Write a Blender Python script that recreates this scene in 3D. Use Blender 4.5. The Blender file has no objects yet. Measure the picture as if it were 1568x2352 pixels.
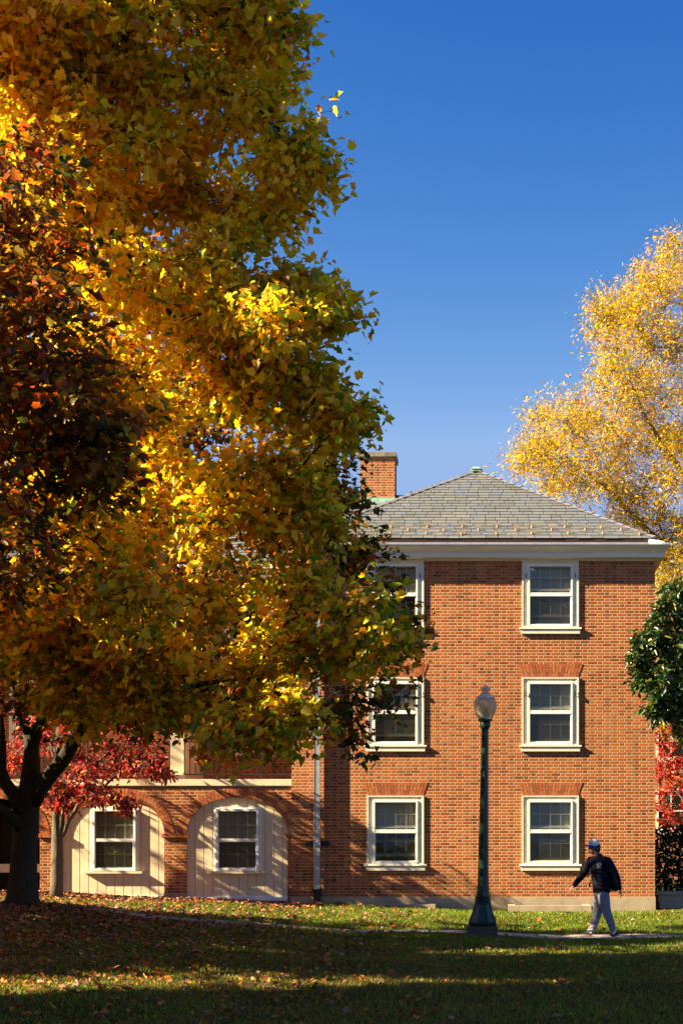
import bpy, math, random
import numpy as np
from mathutils import Vector, Matrix, Quaternion
C = bpy.context.scene.collection
SC = bpy.context.scene
R = math.radians
F, PX, PY, HC = 3267.0, 1150.0, 1950.0, 1.6      # focal length and principal point measured on the photo, eye height

def at(px, py, Y):
    return Vector(((px-PX)/F*Y, Y, HC+(PY-py)/F*Y))

# ---------------------------------------------------------------- camera
cam = bpy.data.cameras.new('camera'); camo = bpy.data.objects.new('camera', cam); C.objects.link(camo)
camo.location = (0, 0, HC); camo.rotation_euler = (R(90), 0, 0)
cam.sensor_width = 36; cam.lens = 36*F/2352
cam.shift_x = (784-PX)/2352; cam.shift_y = (PY-1176)/2352
cam.clip_start = .1; cam.clip_end = 3000
cam.dof.use_dof = False
SC.camera = camo
# ---------------------------------------------------------------- sky, sun, exposure
SUN = Vector((-.847, -.189, .497)).normalized()
w = bpy.data.worlds.new('World'); SC.world = w; w.use_nodes = True
nt = w.node_tree; nt.nodes.clear()
wo = nt.nodes.new('ShaderNodeOutputWorld'); bg = nt.nodes.new('ShaderNodeBackground'); sky = nt.nodes.new('ShaderNodeTexSky')
sky.sky_type = 'NISHITA'; sky.sun_disc = False
sky.sun_elevation = math.asin(SUN.z); sky.sun_rotation = R(257.4)
sky.air_density = 1.0; sky.dust_density = 0; sky.ozone_density = 10; sky.altitude = 1500
bg.inputs[1].default_value = .05
sp = nt.nodes.new('ShaderNodeSeparateColor'); cb_ = nt.nodes.new('ShaderNodeCombineColor'); nt.links.new(sky.outputs[0], sp.inputs[0])
for ch_, (pw, kk, mx) in enumerate(((4.2, 155000., .068), (2.15, 24.5, .103), (1.0, .92, .176))):   # deeper, more saturated zenith; paler horizon
    src = sp.outputs[ch_]
    for op, v_ in (('MULTIPLY', .05), ('POWER', pw), ('MULTIPLY', kk), ('MINIMUM', mx), ('MULTIPLY', 20.)):
        mn = nt.nodes.new('ShaderNodeMath'); mn.operation = op; mn.inputs[1].default_value = v_; nt.links.new(src, mn.inputs[0]); src = mn.outputs[0]
    nt.links.new(src, cb_.inputs[ch_])
nt.links.new(cb_.outputs[0], bg.inputs[0]); nt.links.new(bg.outputs[0], wo.inputs[0])
sl = bpy.data.lights.new('sun', 'SUN'); slo = bpy.data.objects.new('sun', sl); C.objects.link(slo)
sl.energy = 5.0; sl.angle = R(.5); sl.color = (1, .81, .52)
slo.rotation_euler = (-SUN).to_track_quat('-Z', 'Y').to_euler()
SC.view_settings.view_transform = 'Standard'; SC.view_settings.look = 'None'
SC.view_settings.exposure = 2.25; SC.view_settings.gamma = 1
cy = SC.cycles
cy.max_bounces = 8; cy.diffuse_bounces = 5; cy.glossy_bounces = 3; cy.transmission_bounces = 4; cy.transparent_max_bounces = 10
cy.caustics_reflective = False; cy.caustics_refractive = False; cy.sample_clamp_indirect = 4
cy.use_denoising = True

# ---------------------------------------------------------------- node helpers and materials
class G:
    def __init__(s, name):
        s.m = bpy.data.materials.new(name); s.m.use_nodes = True
        s.t = s.m.node_tree; s.t.nodes.clear()
        s.out = s.t.nodes.new('ShaderNodeOutputMaterial')
    def n(s, t, **k):
        a = s.t.nodes.new(t)
        for q, v in k.items(): setattr(a, q, v)
        return a
    def l(s, a, b): s.t.links.new(a, b)
    def put(s, sock, v):
        if hasattr(v, 'is_linked') or hasattr(v, 'links'): s.l(v, sock)
        else: sock.default_value = v
    def math(s, op, a, b=0.0, c=0.0, clamp=False):
        x = s.n('ShaderNodeMath', operation=op, use_clamp=clamp)
        s.put(x.inputs[0], a); s.put(x.inputs[1], b); s.put(x.inputs[2], c)
        return x.outputs[0]
    def mix(s, f, a, b, mode='MIX'):
        x = s.n('ShaderNodeMix', data_type='RGBA', blend_type=mode)
        s.put(x.inputs[0], f); s.put(x.inputs[6], a); s.put(x.inputs[7], b)
        return x.outputs[2]
    def noise(s, vec, scale, detail=3, rough=.6):
        x = s.n('ShaderNodeTexNoise'); x.inputs['Scale'].default_value = scale
        x.inputs['Detail'].default_value = detail; x.inputs['Roughness'].default_value = rough
        if vec is not None: s.l(vec, x.inputs['Vector'])
        return x
    def ramp(s, f, stops):
        x = s.n('ShaderNodeValToRGB'); cr = x.color_ramp
        while len(cr.elements) < len(stops): cr.elements.new(.5)
        for e, (p, c) in zip(cr.elements, stops): e.position = p; e.color = (c[0], c[1], c[2], 1)
        s.l(f, x.inputs[0]); return x.outputs[0]
    def pr(s, col, rough=.6, bump=None, dist=.01, strength=1, spec=.3, **k):
        p = s.n('ShaderNodeBsdfPrincipled')
        s.put(p.inputs['Base Color'], col if not isinstance(col, tuple) else (*col[:3], 1))
        s.put(p.inputs['Roughness'], rough); p.inputs['Specular IOR Level'].default_value = spec
        for q, v in k.items(): s.put(p.inputs[q.replace('_', ' ')], v)
        if bump is not None:
            b = s.n('ShaderNodeBump'); b.inputs['Strength'].default_value = strength; b.inputs['Distance'].default_value = dist
            s.l(bump, b.inputs['Height']); s.l(b.outputs[0], p.inputs['Normal'])
        s.l(p.outputs[0], s.out.inputs[0]); return p
    def obj(s): return s.n('ShaderNodeTexCoord').outputs['Object']

def c4(c): return (c[0], c[1], c[2], 1)
M = {}
def brick_mat(name):
    g = G(name); co = g.obj()
    sep = g.n('ShaderNodeSeparateXYZ'); g.l(co, sep.inputs[0])
    nz = g.noise(co, 9, 2); 
    wob = g.math('MULTIPLY', g.math('SUBTRACT', nz.outputs[0], .5), .006)
    u = g.math('ADD', g.math('ADD', sep.outputs[0], sep.outputs[1]), wob)
    v = g.math('ADD', sep.outputs[2], wob)
    per, crs = .328, .0672
    row = g.math('FLOOR', g.math('DIVIDE', v, crs)); fv = g.math('SUBTRACT', g.math('DIVIDE', v, crs), row)
    off = g.math('MULTIPLY', g.math('MODULO', g.math('ABSOLUTE', row), 2), .5)
    uu = g.math('ADD', g.math('DIVIDE', u, per), off)
    cell = g.math('FLOOR', uu); fu = g.math('SUBTRACT', uu, cell)
    S = .655
    hd = g.math('GREATER_THAN', fu, S)
    # distance in metres to the nearest joint
    d1 = g.math('MULTIPLY', g.math('MINIMUM', fu, g.math('SUBTRACT', 1, fu)), per)
    d2 = g.math('MULTIPLY', g.math('ABSOLUTE', g.math('SUBTRACT', fu, S)), per)
    dv = g.math('MULTIPLY', g.math('MINIMUM', fv, g.math('SUBTRACT', 1, fv)), crs)
    d = g.math('MINIMUM', g.math('MINIMUM', d1, d2), dv)
    fine = g.noise(co, 60, 3)
    d = g.math('ADD', d, g.math('MULTIPLY', g.math('SUBTRACT', fine.outputs[0], .5), .004))
    mk = g.n('ShaderNodeMapRange', interpolation_type='SMOOTHSTEP'); g.l(d, mk.inputs[0])
    mk.inputs[1].default_value = .0046; mk.inputs[2].default_value = .0078
    wn = g.n('ShaderNodeTexWhiteNoise', noise_dimensions='3D'); cb = g.n('ShaderNodeCombineXYZ')
    g.l(g.math('ADD', g.math('MULTIPLY', cell, 2), hd), cb.inputs[0]); g.l(row, cb.inputs[1]); g.l(wn.outputs[0], cb.inputs[2]) if False else None
    g.l(cb.outputs[0], wn.inputs[0])
    colS = g.ramp(wn.outputs[0], [(0, (.26, .07, .03)), (.12, (.38, .09, .028)), (.5, (.48, .145, .048)), (.85, (.54, .185, .06)), (1, (.46, .13, .06))])
    colH = g.ramp(wn.outputs[0], [(0, (.15, .07, .035)), (.25, (.26, .11, .04)), (.6, (.40, .17, .055)), (.85, (.46, .18, .055)), (1, (.44, .14, .05))])
    col = g.mix(hd, colS, colH)
    big = g.noise(co, .8, 5, .7)
    col = g.mix(g.math('MULTIPLY', g.math('SUBTRACT', g.math('MULTIPLY', big.outputs[0], 2.4), .75, clamp=True), .6), col, g.mix(1.0, col, (.75, .62, .55, 1), 'MULTIPLY'))
    col = g.mix(g.math('MULTIPLY', fine.outputs[0], .35), col, g.mix(1.0, col, (.55, .5, .5, 1), 'MULTIPLY'))
    mps = g.n('ShaderNodeMapping'); g.l(co, mps.inputs[0]); mps.inputs['Scale'].default_value = (3.2, 3.2, .35); stn = g.noise(mps.outputs[0], 1.1, 5, .65)
    sf = g.math('MULTIPLY', g.math('SUBTRACT', g.math('MULTIPLY', stn.outputs[0], 2.6), 1.0, clamp=True), .55)   # faint vertical weather streaks
    col = g.mix(sf, col, g.mix(1.0, col, (.66, .62, .62, 1), 'MULTIPLY'))
    mort = g.mix(fine.outputs[0], (.42, .28, .155, 1), (.54, .375, .215, 1))
    fin = g.mix(mk.outputs[0], mort, col)
    hm = g.n('ShaderNodeMapRange', interpolation_type='SMOOTHSTEP'); g.l(d, hm.inputs[0])
    hm.inputs[1].default_value = .003; hm.inputs[2].default_value = .014
    h = g.math('ADD', hm.outputs[0], g.math('MULTIPLY', fine.outputs[0], .35))
    g.pr(fin, .9, h, .007, .8, .15)
    return g.m
M['brick'] = brick_mat('flemish bond brick')

def simple(name, c1, c2, scale=8, rough=.6, bump=.002, spec=.3, detail=4, **k):
    g = G(name); co = g.obj(); nz = g.noise(co, scale, detail)
    f = g.n('ShaderNodeMapRange'); g.l(nz.outputs[0], f.inputs[0]); f.inputs[1].default_value = .3; f.inputs[2].default_value = .7
    col = g.mix(f.outputs[0], c4(c1), c4(c2))
    g.pr(col, rough, nz.outputs[0] if bump else None, bump or .001, 1, spec, **k)
    M[name] = g.m; return g.m
simple('cream paint', (.74, .69, .54), (.80, .76, .62), 5, .45, .0006)
simple('white paint', (.80, .79, .73), (.86, .85, .79), 7, .4, .0004)
simple('panel paint', (.72, .60, .38), (.80, .68, .46), 4, .6, .002)
simple('concrete', (.36, .29, .19), (.50, .40, .27), 3, .9, .006, .1)
simple('path concrete', (.34, .30, .25), (.46, .41, .34), 5, .9, .004, .1)
simple('chimney cap', (.10, .09, .06), (.34, .29, .19), 9, .95, .01, .1)
simple('copper green', (.16, .34, .26), (.46, .64, .52), 6, .6, .001)
simple('pale copper', (.60, .72, .62), (.72, .78, .68), 6, .5, .001)
simple('copper', (.27, .22, .16), (.38, .31, .24), 12, .4, .001)
simple('lead', (.12, .12, .14), (.22, .22, .24), 9, .5, .002)
simple('gutter metal', (.13, .14, .17), (.19, .20, .24), 9, .4, .001)
simple('gutter dark', (.03, .012, .01), (.05, .02, .015), 9, .8, .001)
simple('pipe metal', (.30, .33, .37), (.48, .50, .52), 14, .35, .001, .5, Metallic=.3)
simple('black iron', (.012, .012, .013), (.022, .022, .022), 20, .45, .001)
simple('lamp green', (.003, .022, .014), (.006, .040, .026), 12, .35, .001, .5)
simple('lamp plinth', (.06, .055, .045), (.11, .10, .085), 14, .9, .004)
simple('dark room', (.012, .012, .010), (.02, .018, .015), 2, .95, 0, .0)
simple('skin', (.24, .115, .075), (.30, .15, .10), 20, .5, .0005)
simple('hair', (.02, .012, .008), (.035, .02, .012), 60, .6, .002)
simple('dark shirt', (.007, .008, .017), (.014, .015, .028), 14, .85, .004, .1)
simple('black pack', (.008, .008, .010), (.018, .018, .020), 18, .6, .003)
simple('grey trousers', (.16, .17, .22), (.26, .27, .33), 9, .9, .03, .05)
simple('white cloth', (.80, .76, .66), (.86, .82, .73), 25, .8, .001, .1)
simple('blue cloth', (.02, .03, .25), (.03, .05, .34), 25, .7, .001, .1)
simple('shoe dark', (.02, .03, .045), (.05, .06, .08), 30, .6, .001)
simple('shoe red', (.35, .02, .02), (.5, .03, .03), 30, .6, .001)
simple('asphalt', (.04, .04, .04), (.06, .06, .06), 30, .9, .003)

def slate_mat():
    g = G('slate'); co = g.obj()
    geo = g.n('ShaderNodeNewGeometry')
    nz = g.noise(co, 14, 4)
    col = g.ramp(geo.outputs['Random Per Island'], [(0, (.11, .118, .112)), (.35, (.15, .158, .148)), (.6, (.14, .152, .15)), (.8, (.125, .145, .185)), (1, (.18, .172, .15))])
    col = g.mix(g.math('MULTIPLY', nz.outputs[0], .5), col, g.mix(1.0, col, (.6, .6, .6, 1), 'MULTIPLY'))
    g.pr(col, .7, nz.outputs[0], .006, 1, .35); M['slate'] = g.m
slate_mat()
def vous_mat():
    g = G('arch brick'); co = g.obj()
    geo = g.n('ShaderNodeNewGeometry'); nz = g.noise(co, 40, 3)
    col = g.ramp(geo.outputs['Random Per Island'], [(0, (.30, .09, .045)), (.3, (.42, .125, .05)), (.8, (.52, .17, .065)), (1, (.44, .18, .07))])
    col = g.mix(g.math('MULTIPLY', nz.outputs[0], .4), col, g.mix(1.0, col, (.5, .5, .5, 1), 'MULTIPLY'))
    g.pr(col, .9, nz.outputs[0], .006, 1, .15); M['arch brick'] = g.m
vous_mat()
simple('mortar', (.42, .27, .13), (.58, .41, .22), 40, .95, .003, .1)
def bark_mat(name, c1, c2):
    g = G(name); co = g.obj()
    mp = g.n('ShaderNodeMapping'); g.l(co, mp.inputs[0]); mp.inputs['Scale'].default_value = (1, 1, .25)
    nz = g.noise(mp.outputs[0], 22, 6, .7); n2 = g.noise(co, 3, 3)
    col = g.mix(nz.outputs[0], c4(c1), c4(c2)); col = g.mix(g.math('MULTIPLY', n2.outputs[0], .4), col, (.07, .07, .045, 1))
    g.pr(col, .95, nz.outputs[0], .03, 1, .1); M[name] = g.m
bark_mat('bark', (.014, .011, .008), (.085, .07, .048)); bark_mat('pale bark', (.06, .05, .035), (.26, .22, .16))
def leaf_mat(name, tr=.45, gloss=.05, grough=.4, tmul=(1.3, 1.25, .6)):
    g = G(name)
    at_ = g.n('ShaderNodeAttribute', attribute_name='tint'); col = at_.outputs['Color']
    df = g.n('ShaderNodeBsdfDiffuse'); tl = g.n('ShaderNodeBsdfTranslucent'); gl = g.n('ShaderNodeBsdfGlossy')
    gl.inputs['Roughness'].default_value = grough; gl.inputs['Color'].default_value = (1, 1, 1, 1)
    g.l(col, df.inputs[0]); g.l(g.mix(1.0, col, c4(tmul), 'MULTIPLY'), tl.inputs[0])
    a = g.n('ShaderNodeMixShader'); a.inputs[0].default_value = tr; g.l(df.outputs[0], a.inputs[1]); g.l(tl.outputs[0], a.inputs[2])
    b = g.n('ShaderNodeMixShader'); b.inputs[0].default_value = gloss; g.l(a.outputs[0], b.inputs[1]); g.l(gl.outputs[0], b.inputs[2])
    g.l(b.outputs[0], g.out.inputs[0]); M[name] = g.m
leaf_mat('leaf', .60, .022, .45); leaf_mat('glossy leaf', .12, .06, .35); leaf_mat('grass blade', .35, .03, .5, (1.2, 1.2, .5)); leaf_mat('dry leaf', .15, .03, .6, (1, 1, 1))
def glass_mat():
    g = G('window glass')
    tr = g.n('ShaderNodeBsdfTransparent'); gl = g.n('ShaderNodeBsdfGlossy'); gl.inputs['Roughness'].default_value = .02
    tr.inputs[0].default_value = (.88, .91, .88, 1)
    fr = g.n('ShaderNodeFresnel'); fr.inputs[0].default_value = 1.5
    m = g.n('ShaderNodeMixShader'); g.l(g.math('MULTIPLY', fr.outputs[0], .8), m.inputs[0]); g.l(tr.outputs[0], m.inputs[1]); g.l(gl.outputs[0], m.inputs[2])
    co = g.obj(); nz = g.noise(co, 2.5, 1)
    b = g.n('ShaderNodeBump'); b.inputs['Strength'].default_value = .15; b.inputs['Distance'].default_value = .02; g.l(nz.outputs[0], b.inputs['Height']); g.l(b.outputs[0], gl.inputs['Normal'])
    g.l(m.outputs[0], g.out.inputs[0]); M['glass'] = g.m
    g = G('insect screen')
    tr = g.n('ShaderNodeBsdfTransparent'); df = g.n('ShaderNodeBsdfDiffuse'); df.inputs[0].default_value = (.17, .15, .11, 1)
    m = g.n('ShaderNodeMixShader'); m.inputs[0].default_value = .45; g.l(tr.outputs[0], m.inputs[1]); g.l(df.outputs[0], m.inputs[2])
    g.l(m.outputs[0], g.out.inputs[0]); M['screen'] = g.m
    g = G('lamp glass')
    tl = g.n('ShaderNodeBsdfTranslucent'); tl.inputs[0].default_value = (.85, .80, .58, 1)
    tr = g.n('ShaderNodeBsdfTransparent'); tr.inputs[0].default_value = (.75, .70, .58, 1)
    p = g.n('ShaderNodeBsdfPrincipled'); p.inputs['Base Color'].default_value = (.66, .64, .52, 1); p.inputs['Roughness'].default_value = .25
    m = g.n('ShaderNodeMixShader'); m.inputs[0].default_value = .45; g.l(tl.outputs[0], m.inputs[1]); g.l(p.outputs[0], m.inputs[2])
    m2 = g.n('ShaderNodeMixShader'); m2.inputs[0].default_value = .30; g.l(m.outputs[0], m2.inputs[1]); g.l(tr.outputs[0], m2.inputs[2])
    g.l(m2.outputs[0], g.out.inputs[0]); M['lamp glass'] = g.m
glass_mat()
simple('blind', (.66, .66, .56), (.74, .73, .62), 3, .7, 0)
simple('curtain', (.62, .56, .50), (.72, .66, .60), 5, .9, .01)
simple('dark stuff', (.05, .04, .03), (.10, .07, .045), 5, .8, 0)

def ground_mat():
    g = G('lawn'); co = g.obj()
    n1 = g.noise(co, .6, 4); n2 = g.noise(co, 25, 5, .75); n3 = g.noise(co, 3, 3)
    col = g.mix(n2.outputs[0], (.018, .024, .004, 1), (.055, .065, .010, 1))
    f = g.n('ShaderNodeMapRange'); g.l(n1.outputs[0], f.inputs[0]); f.inputs[1].default_value = .45; f.inputs[2].default_value = .7
    col = g.mix(g.math('MULTIPLY', f.outputs[0], n3.outputs[0]), col, (.06, .04, .015, 1))
    g.pr(col, .95, n2.outputs[0], .03, 1, .05); M['lawn'] = g.m
    g = G('mulch'); co = g.obj(); n2 = g.noise(co, 30, 5, .8)
    g.pr(g.mix(n2.outputs[0], (.03, .018, .01, 1), (.15, .085, .05, 1)), .95, n2.outputs[0], .03, 1, .05); M['mulch'] = g.m
ground_mat()

# ---------------------------------------------------------------- mesh helpers
class MB:
    def __init__(s): s.v = []; s.f = []; s.mi = []; s.cur = 0
    def add(s, vs, fs):
        b = len(s.v); s.v += [tuple(p) for p in vs]; s.f += [tuple(b+i for i in f) for f in fs]; s.mi += [s.cur]*len(fs); return s
    def box(s, x0, x1, y0, y1, z0, z1):
        return s.add([(x0,y0,z0),(x1,y0,z0),(x1,y1,z0),(x0,y1,z0),(x0,y0,z1),(x1,y0,z1),(x1,y1,z1),(x0,y1,z1)],
                     [(0,3,2,1),(4,5,6,7),(0,1,5,4),(1,2,6,5),(2,3,7,6),(3,0,4,7)])
    def hexa(s, q0, q1):
        return s.add(list(q0)+list(q1), [(0,3,2,1),(4,5,6,7),(0,1,5,4),(1,2,6,5),(2,3,7,6),(3,0,4,7)])
    def quad(s, *p): return s.add(p, [tuple(range(len(p)))])
    def tube(s, pts, rad, n=8, sy=1.0, cap=True):
        pts = [Vector(p) for p in pts]; rings = []; prev = None
        for i, p in enumerate(pts):
            t = (pts[min(i+1, len(pts)-1)]-pts[max(i-1, 0)])
            t = t.normalized() if t.length > 1e-9 else Vector((0, 0, 1))
            if prev is None:
                a = Vector((0, 1, 0)) if abs(t.y) < .9 else Vector((1, 0, 0))
                u = t.cross(a).normalized()
            else: u = (prev-t*prev.dot(t)).normalized()
            prev = u; v = t.cross(u); r = rad[i] if hasattr(rad, '__len__') else rad
            if hasattr(r, '__len__'): ra, rb = r
            else: ra, rb = r, r*sy
            rings.append([p+u*math.cos(2*math.pi*k/n)*ra+v*math.sin(2*math.pi*k/n)*rb for k in range(n)])
        vs = [q for r_ in rings for q in r_]; fs = []
        for i in range(len(rings)-1):
            for k in range(n):
                a = i*n+k; b = i*n+(k+1) % n; fs.append((a, b, b+n, a+n))
        if cap: fs.append(tuple(range(n-1, -1, -1))); fs.append(tuple(len(vs)-n+k for k in range(n)))
        return s.add(vs, fs)
    def lathe(s, prof, n=24, c=(0,0,0), rot=0, cap=True):
        vs = []; fs = []
        for r, z in prof:
            for k in range(n):
                a = 2*math.pi*k/n+rot; vs.append((c[0]+r*math.cos(a), c[1]+r*math.sin(a), c[2]+z))
        for i in range(len(prof)-1):
            for k in range(n):
                a = i*n+k; b = i*n+(k+1) % n; fs.append((a, b, b+n, a+n))
        if cap: fs.append(tuple(range(n-1, -1, -1))); fs.append(tuple(len(vs)-n+k for k in range(n)))
        return s.add(vs, fs)
    def ell(s, c, r, nu=14, nv=9, rot=None):
        vs = []; fs = []
        for j in range(nv+1):
            th = math.pi*j/nv
            for k in range(nu):
                a = 2*math.pi*k/nu; p = Vector((r[0]*math.sin(th)*math.cos(a), r[1]*math.sin(th)*math.sin(a), -r[2]*math.cos(th)))
                if rot is not None: p = rot @ p
                vs.append(Vector(c)+p)
        for j in range(nv):
            for k in range(nu):
                a = j*nu+k; b = j*nu+(k+1) % nu; fs.append((a, b, b+nu, a+nu))
        return s.add(vs, fs)
    def build(s, name, mats, parent=None, smooth=False, loc=None):
        me = bpy.data.meshes.new(name); me.from_pydata(s.v, [], s.f)
        if not isinstance(mats, (list, tuple)): mats = [mats]
        for m in mats: me.materials.append(M[m])
        if len(mats) > 1: me.polygons.foreach_set('material_index', s.mi)
        if smooth: me.polygons.foreach_set('use_smooth', [True]*len(s.f))
        me.update(); o = bpy.data.objects.new(name, me); C.objects.link(o)
        if loc is not None: o.location = loc
        if parent is not None:
            o.parent = parent
            if loc is None: o.matrix_parent_inverse = Matrix.Translation(-Vector(wloc(parent)))
        return o
def wloc(o):
    p = Vector(o.location)
    if o.parent is not None: p = p+wloc(o.parent)+Vector(o.matrix_parent_inverse.translation)
    return p
def tag(o, label=None, cat=None, group=None, kind=None):
    for k, v in (('label', label), ('category', cat), ('group', group), ('kind', kind)):
        if v: o[k] = v
    return o
def empty(name, loc, label=None, cat=None, group=None):
    o = bpy.data.objects.new(name, None); C.objects.link(o); o.location = loc; o.empty_display_size = .3
    return tag(o, label, cat, group)

# ---------------------------------------------------------------- ground
def sm(t): t = min(1, max(0, t)); return t*t*(3-2*t)
def gz(x, y):
    z = .21*sm((y-26.5)/4.5) + .035*min(14, max(0, 1-x))*sm((y-8)/12) + .26*math.exp(-((x+8.6)**2+(y-25.3)**2)/7.0)
    z += .018*math.sin(1.7*x+.6*y)+.014*math.sin(.9*x-1.9*y+1)
    return z*sm(1-(y-60)/60) if y > 60 else z
def axis(a, b, step, far):
    mid = list(np.arange(a, b+1e-6, step)); lo = []; hi = []; d = step
    x = a
    while x > -far: d *= 1.35; x -= d; lo.append(x)
    x = b; d = step
    while x < far: d *= 1.35; x += d; hi.append(x)
    return lo[::-1]+mid+hi
xs = axis(-16, 12, .3, 1500); ys = axis(6, 46, .3, 2000)
b = MB(); vs = [(x, y, gz(max(-40, min(40, x)), y)) for y in ys for x in xs]; nx = len(xs)
b.add(vs, [(j*nx+i, j*nx+i+1, (j+1)*nx+i+1, (j+1)*nx+i) for j in range(len(ys)-1) for i in range(nx-1)])
tag(b.build('ground', 'lawn', smooth=True), 'lawn in front of the brick building, mostly in tree shade', 'lawn', kind='structure')
def strip(name, mat, x0, x1, y0f, y1f, lift, label, cat, dx=.25, ny=4):
    b = MB(); n = int((x1-x0)/dx); vs = []
    for i in range(n+1):
        x = x0+(x1-x0)*i/n
        for k in range(ny+1):
            y = y0f(x)+(y1f(x)-y0f(x))*k/ny; vs.append((x, y, gz(x, y)+lift))
    b.add(vs, [(i*(ny+1)+k, (i+1)*(ny+1)+k, (i+1)*(ny+1)+k+1, i*(ny+1)+k+1) for i in range(n) for k in range(ny)])
    return tag(b.build(name, mat, smooth=True), label, cat, kind='structure')
strip('path', 'path concrete', -26, 22, lambda x: 25.55, lambda x: 26.45, .005, 'narrow concrete footpath crossing the lawn', 'path')
strip('planting_bed', 'mulch', -20, -4.2, lambda x: 30.0+.15*math.sin(x*1.7)-.25*max(0, -x-9), lambda x: 31.95, .012, 'bed of brown leaf litter along the arcade base', 'ground')

# ================================================================ brick building
YF = 31.7; XL, XR = -4.667, 3.425; ZT = 8.07
bld = empty('brick_building', (-.62, YF, .2), 'three storey orange brick building with slate hip roof, white sash windows and a low arcade', 'building')
def wall_holes(b, x0, x1, z0, z1, yf, th, holes):
    X = sorted({x0, x1, *[h[0] for h in holes], *[h[1] for h in holes]}); Z = sorted({z0, z1, *[h[2] for h in holes], *[h[3] for h in holes]})
    for i in range(len(X)-1):
        for j in range(len(Z)-1):
            cx, cz = (X[i]+X[i+1])/2, (Z[j]+Z[j+1])/2
            if any(h[0] < cx < h[1] and h[2] < cz < h[3] for h in holes): continue
            b.quad((X[i], yf, Z[j]), (X[i+1], yf, Z[j]), (X[i+1], yf, Z[j+1]), (X[i], yf, Z[j+1]))
    for h in holes:
        a, c, d, e = h
        b.quad((a, yf, d), (a, yf+th, d), (a, yf+th, e), (a, yf, e)); b.quad((c, yf, d), (c, yf, e), (c, yf+th, e), (c, yf+th, d))
        b.quad((a, yf, e), (a, yf+th, e), (c, yf+th, e), (c, yf, e)); b.quad((a, yf, d), (c, yf, d), (c, yf+th, d), (a, yf+th, d))
WX = (-2.348, 1.0965); WZ = (1.255, 3.909, 6.529); WH = 1.515
WHo = [(x-.631, x+.631, z-.02, z+WH+.03) for x in WX for z in WZ]
ZF = 1.6-110.5/103.06                     # top of foundation
b = MB(); wall_holes(b, XL, XR, ZF, ZT, YF, .3, WHo)
b.quad((XR, YF, ZF), (XR, 43, ZF), (XR, 43, ZT), (XR, YF, ZT)); b.quad((XL, YF, ZF), (XL, YF, ZT), (XL, 43, ZT), (XL, 43, ZF)); b.quad((XL, 43, ZF), (XL, 43, ZT), (XR, 43, ZT), (XR, 43, ZF))
b.build('wall', 'brick', bld)
b = MB(); b.box(XL-.012, XR+.012, YF-.014, 43.01, -.4, ZF); b.build('foundation', 'concrete', bld)
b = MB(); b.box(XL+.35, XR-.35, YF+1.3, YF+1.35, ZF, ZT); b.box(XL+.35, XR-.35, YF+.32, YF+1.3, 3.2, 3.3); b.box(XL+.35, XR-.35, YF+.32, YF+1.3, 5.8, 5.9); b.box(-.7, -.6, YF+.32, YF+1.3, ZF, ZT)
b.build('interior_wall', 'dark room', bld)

rnd = random.Random(5)
def frame(b, x0, x1, z0, z1, wd, y0, y1, wt=None, wb=None):
    wt = wt or wd; wb = wb or wd
    b.box(x0, x0+wd, y0, y1, z0, z1); b.box(x1-wd, x1, y0, y1, z0, z1)
    b.box(x0+wd, x1-wd, y0, y1, z1-wt, z1); b.box(x0+wd, x1-wd, y0, y1, z0, z0+wb)
def sash_inner(x0, x1, z0, z1, zm, drop, y, parent, name='muntins'):
    b = MB()
    frame(b, x0, x1, zm, z1, .03, y, y+.03); frame(b, x0, x1, z0+drop, zm, .03, y-.031, y-.002)
    b.box(x0+.03, x1-.03, y-.033, y-.006, z0+drop+.03, z0+drop+.06)
    for k in (1, 2, 3):
        xm = x0+(x1-x0)*k/4
        b.box(xm-.011, xm+.011, y+.004, y+.026, zm+.03, z1-.03); b.box(xm-.011, xm+.011, y-.028, y-.004, z0+drop+.06, zm-.03)
    zh = (zm+z1)/2; b.box(x0+.03, x1-.03, y+.003, y+.027, zh-.010, zh+.010)
    zh = (z0+drop+zm)/2+.01; b.box(x0+.03, x1-.03, y-.029, y-.003, zh-.010, zh+.010)
    return b.build(name, 'cream paint', parent, loc=(0, 0, 0))
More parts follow.
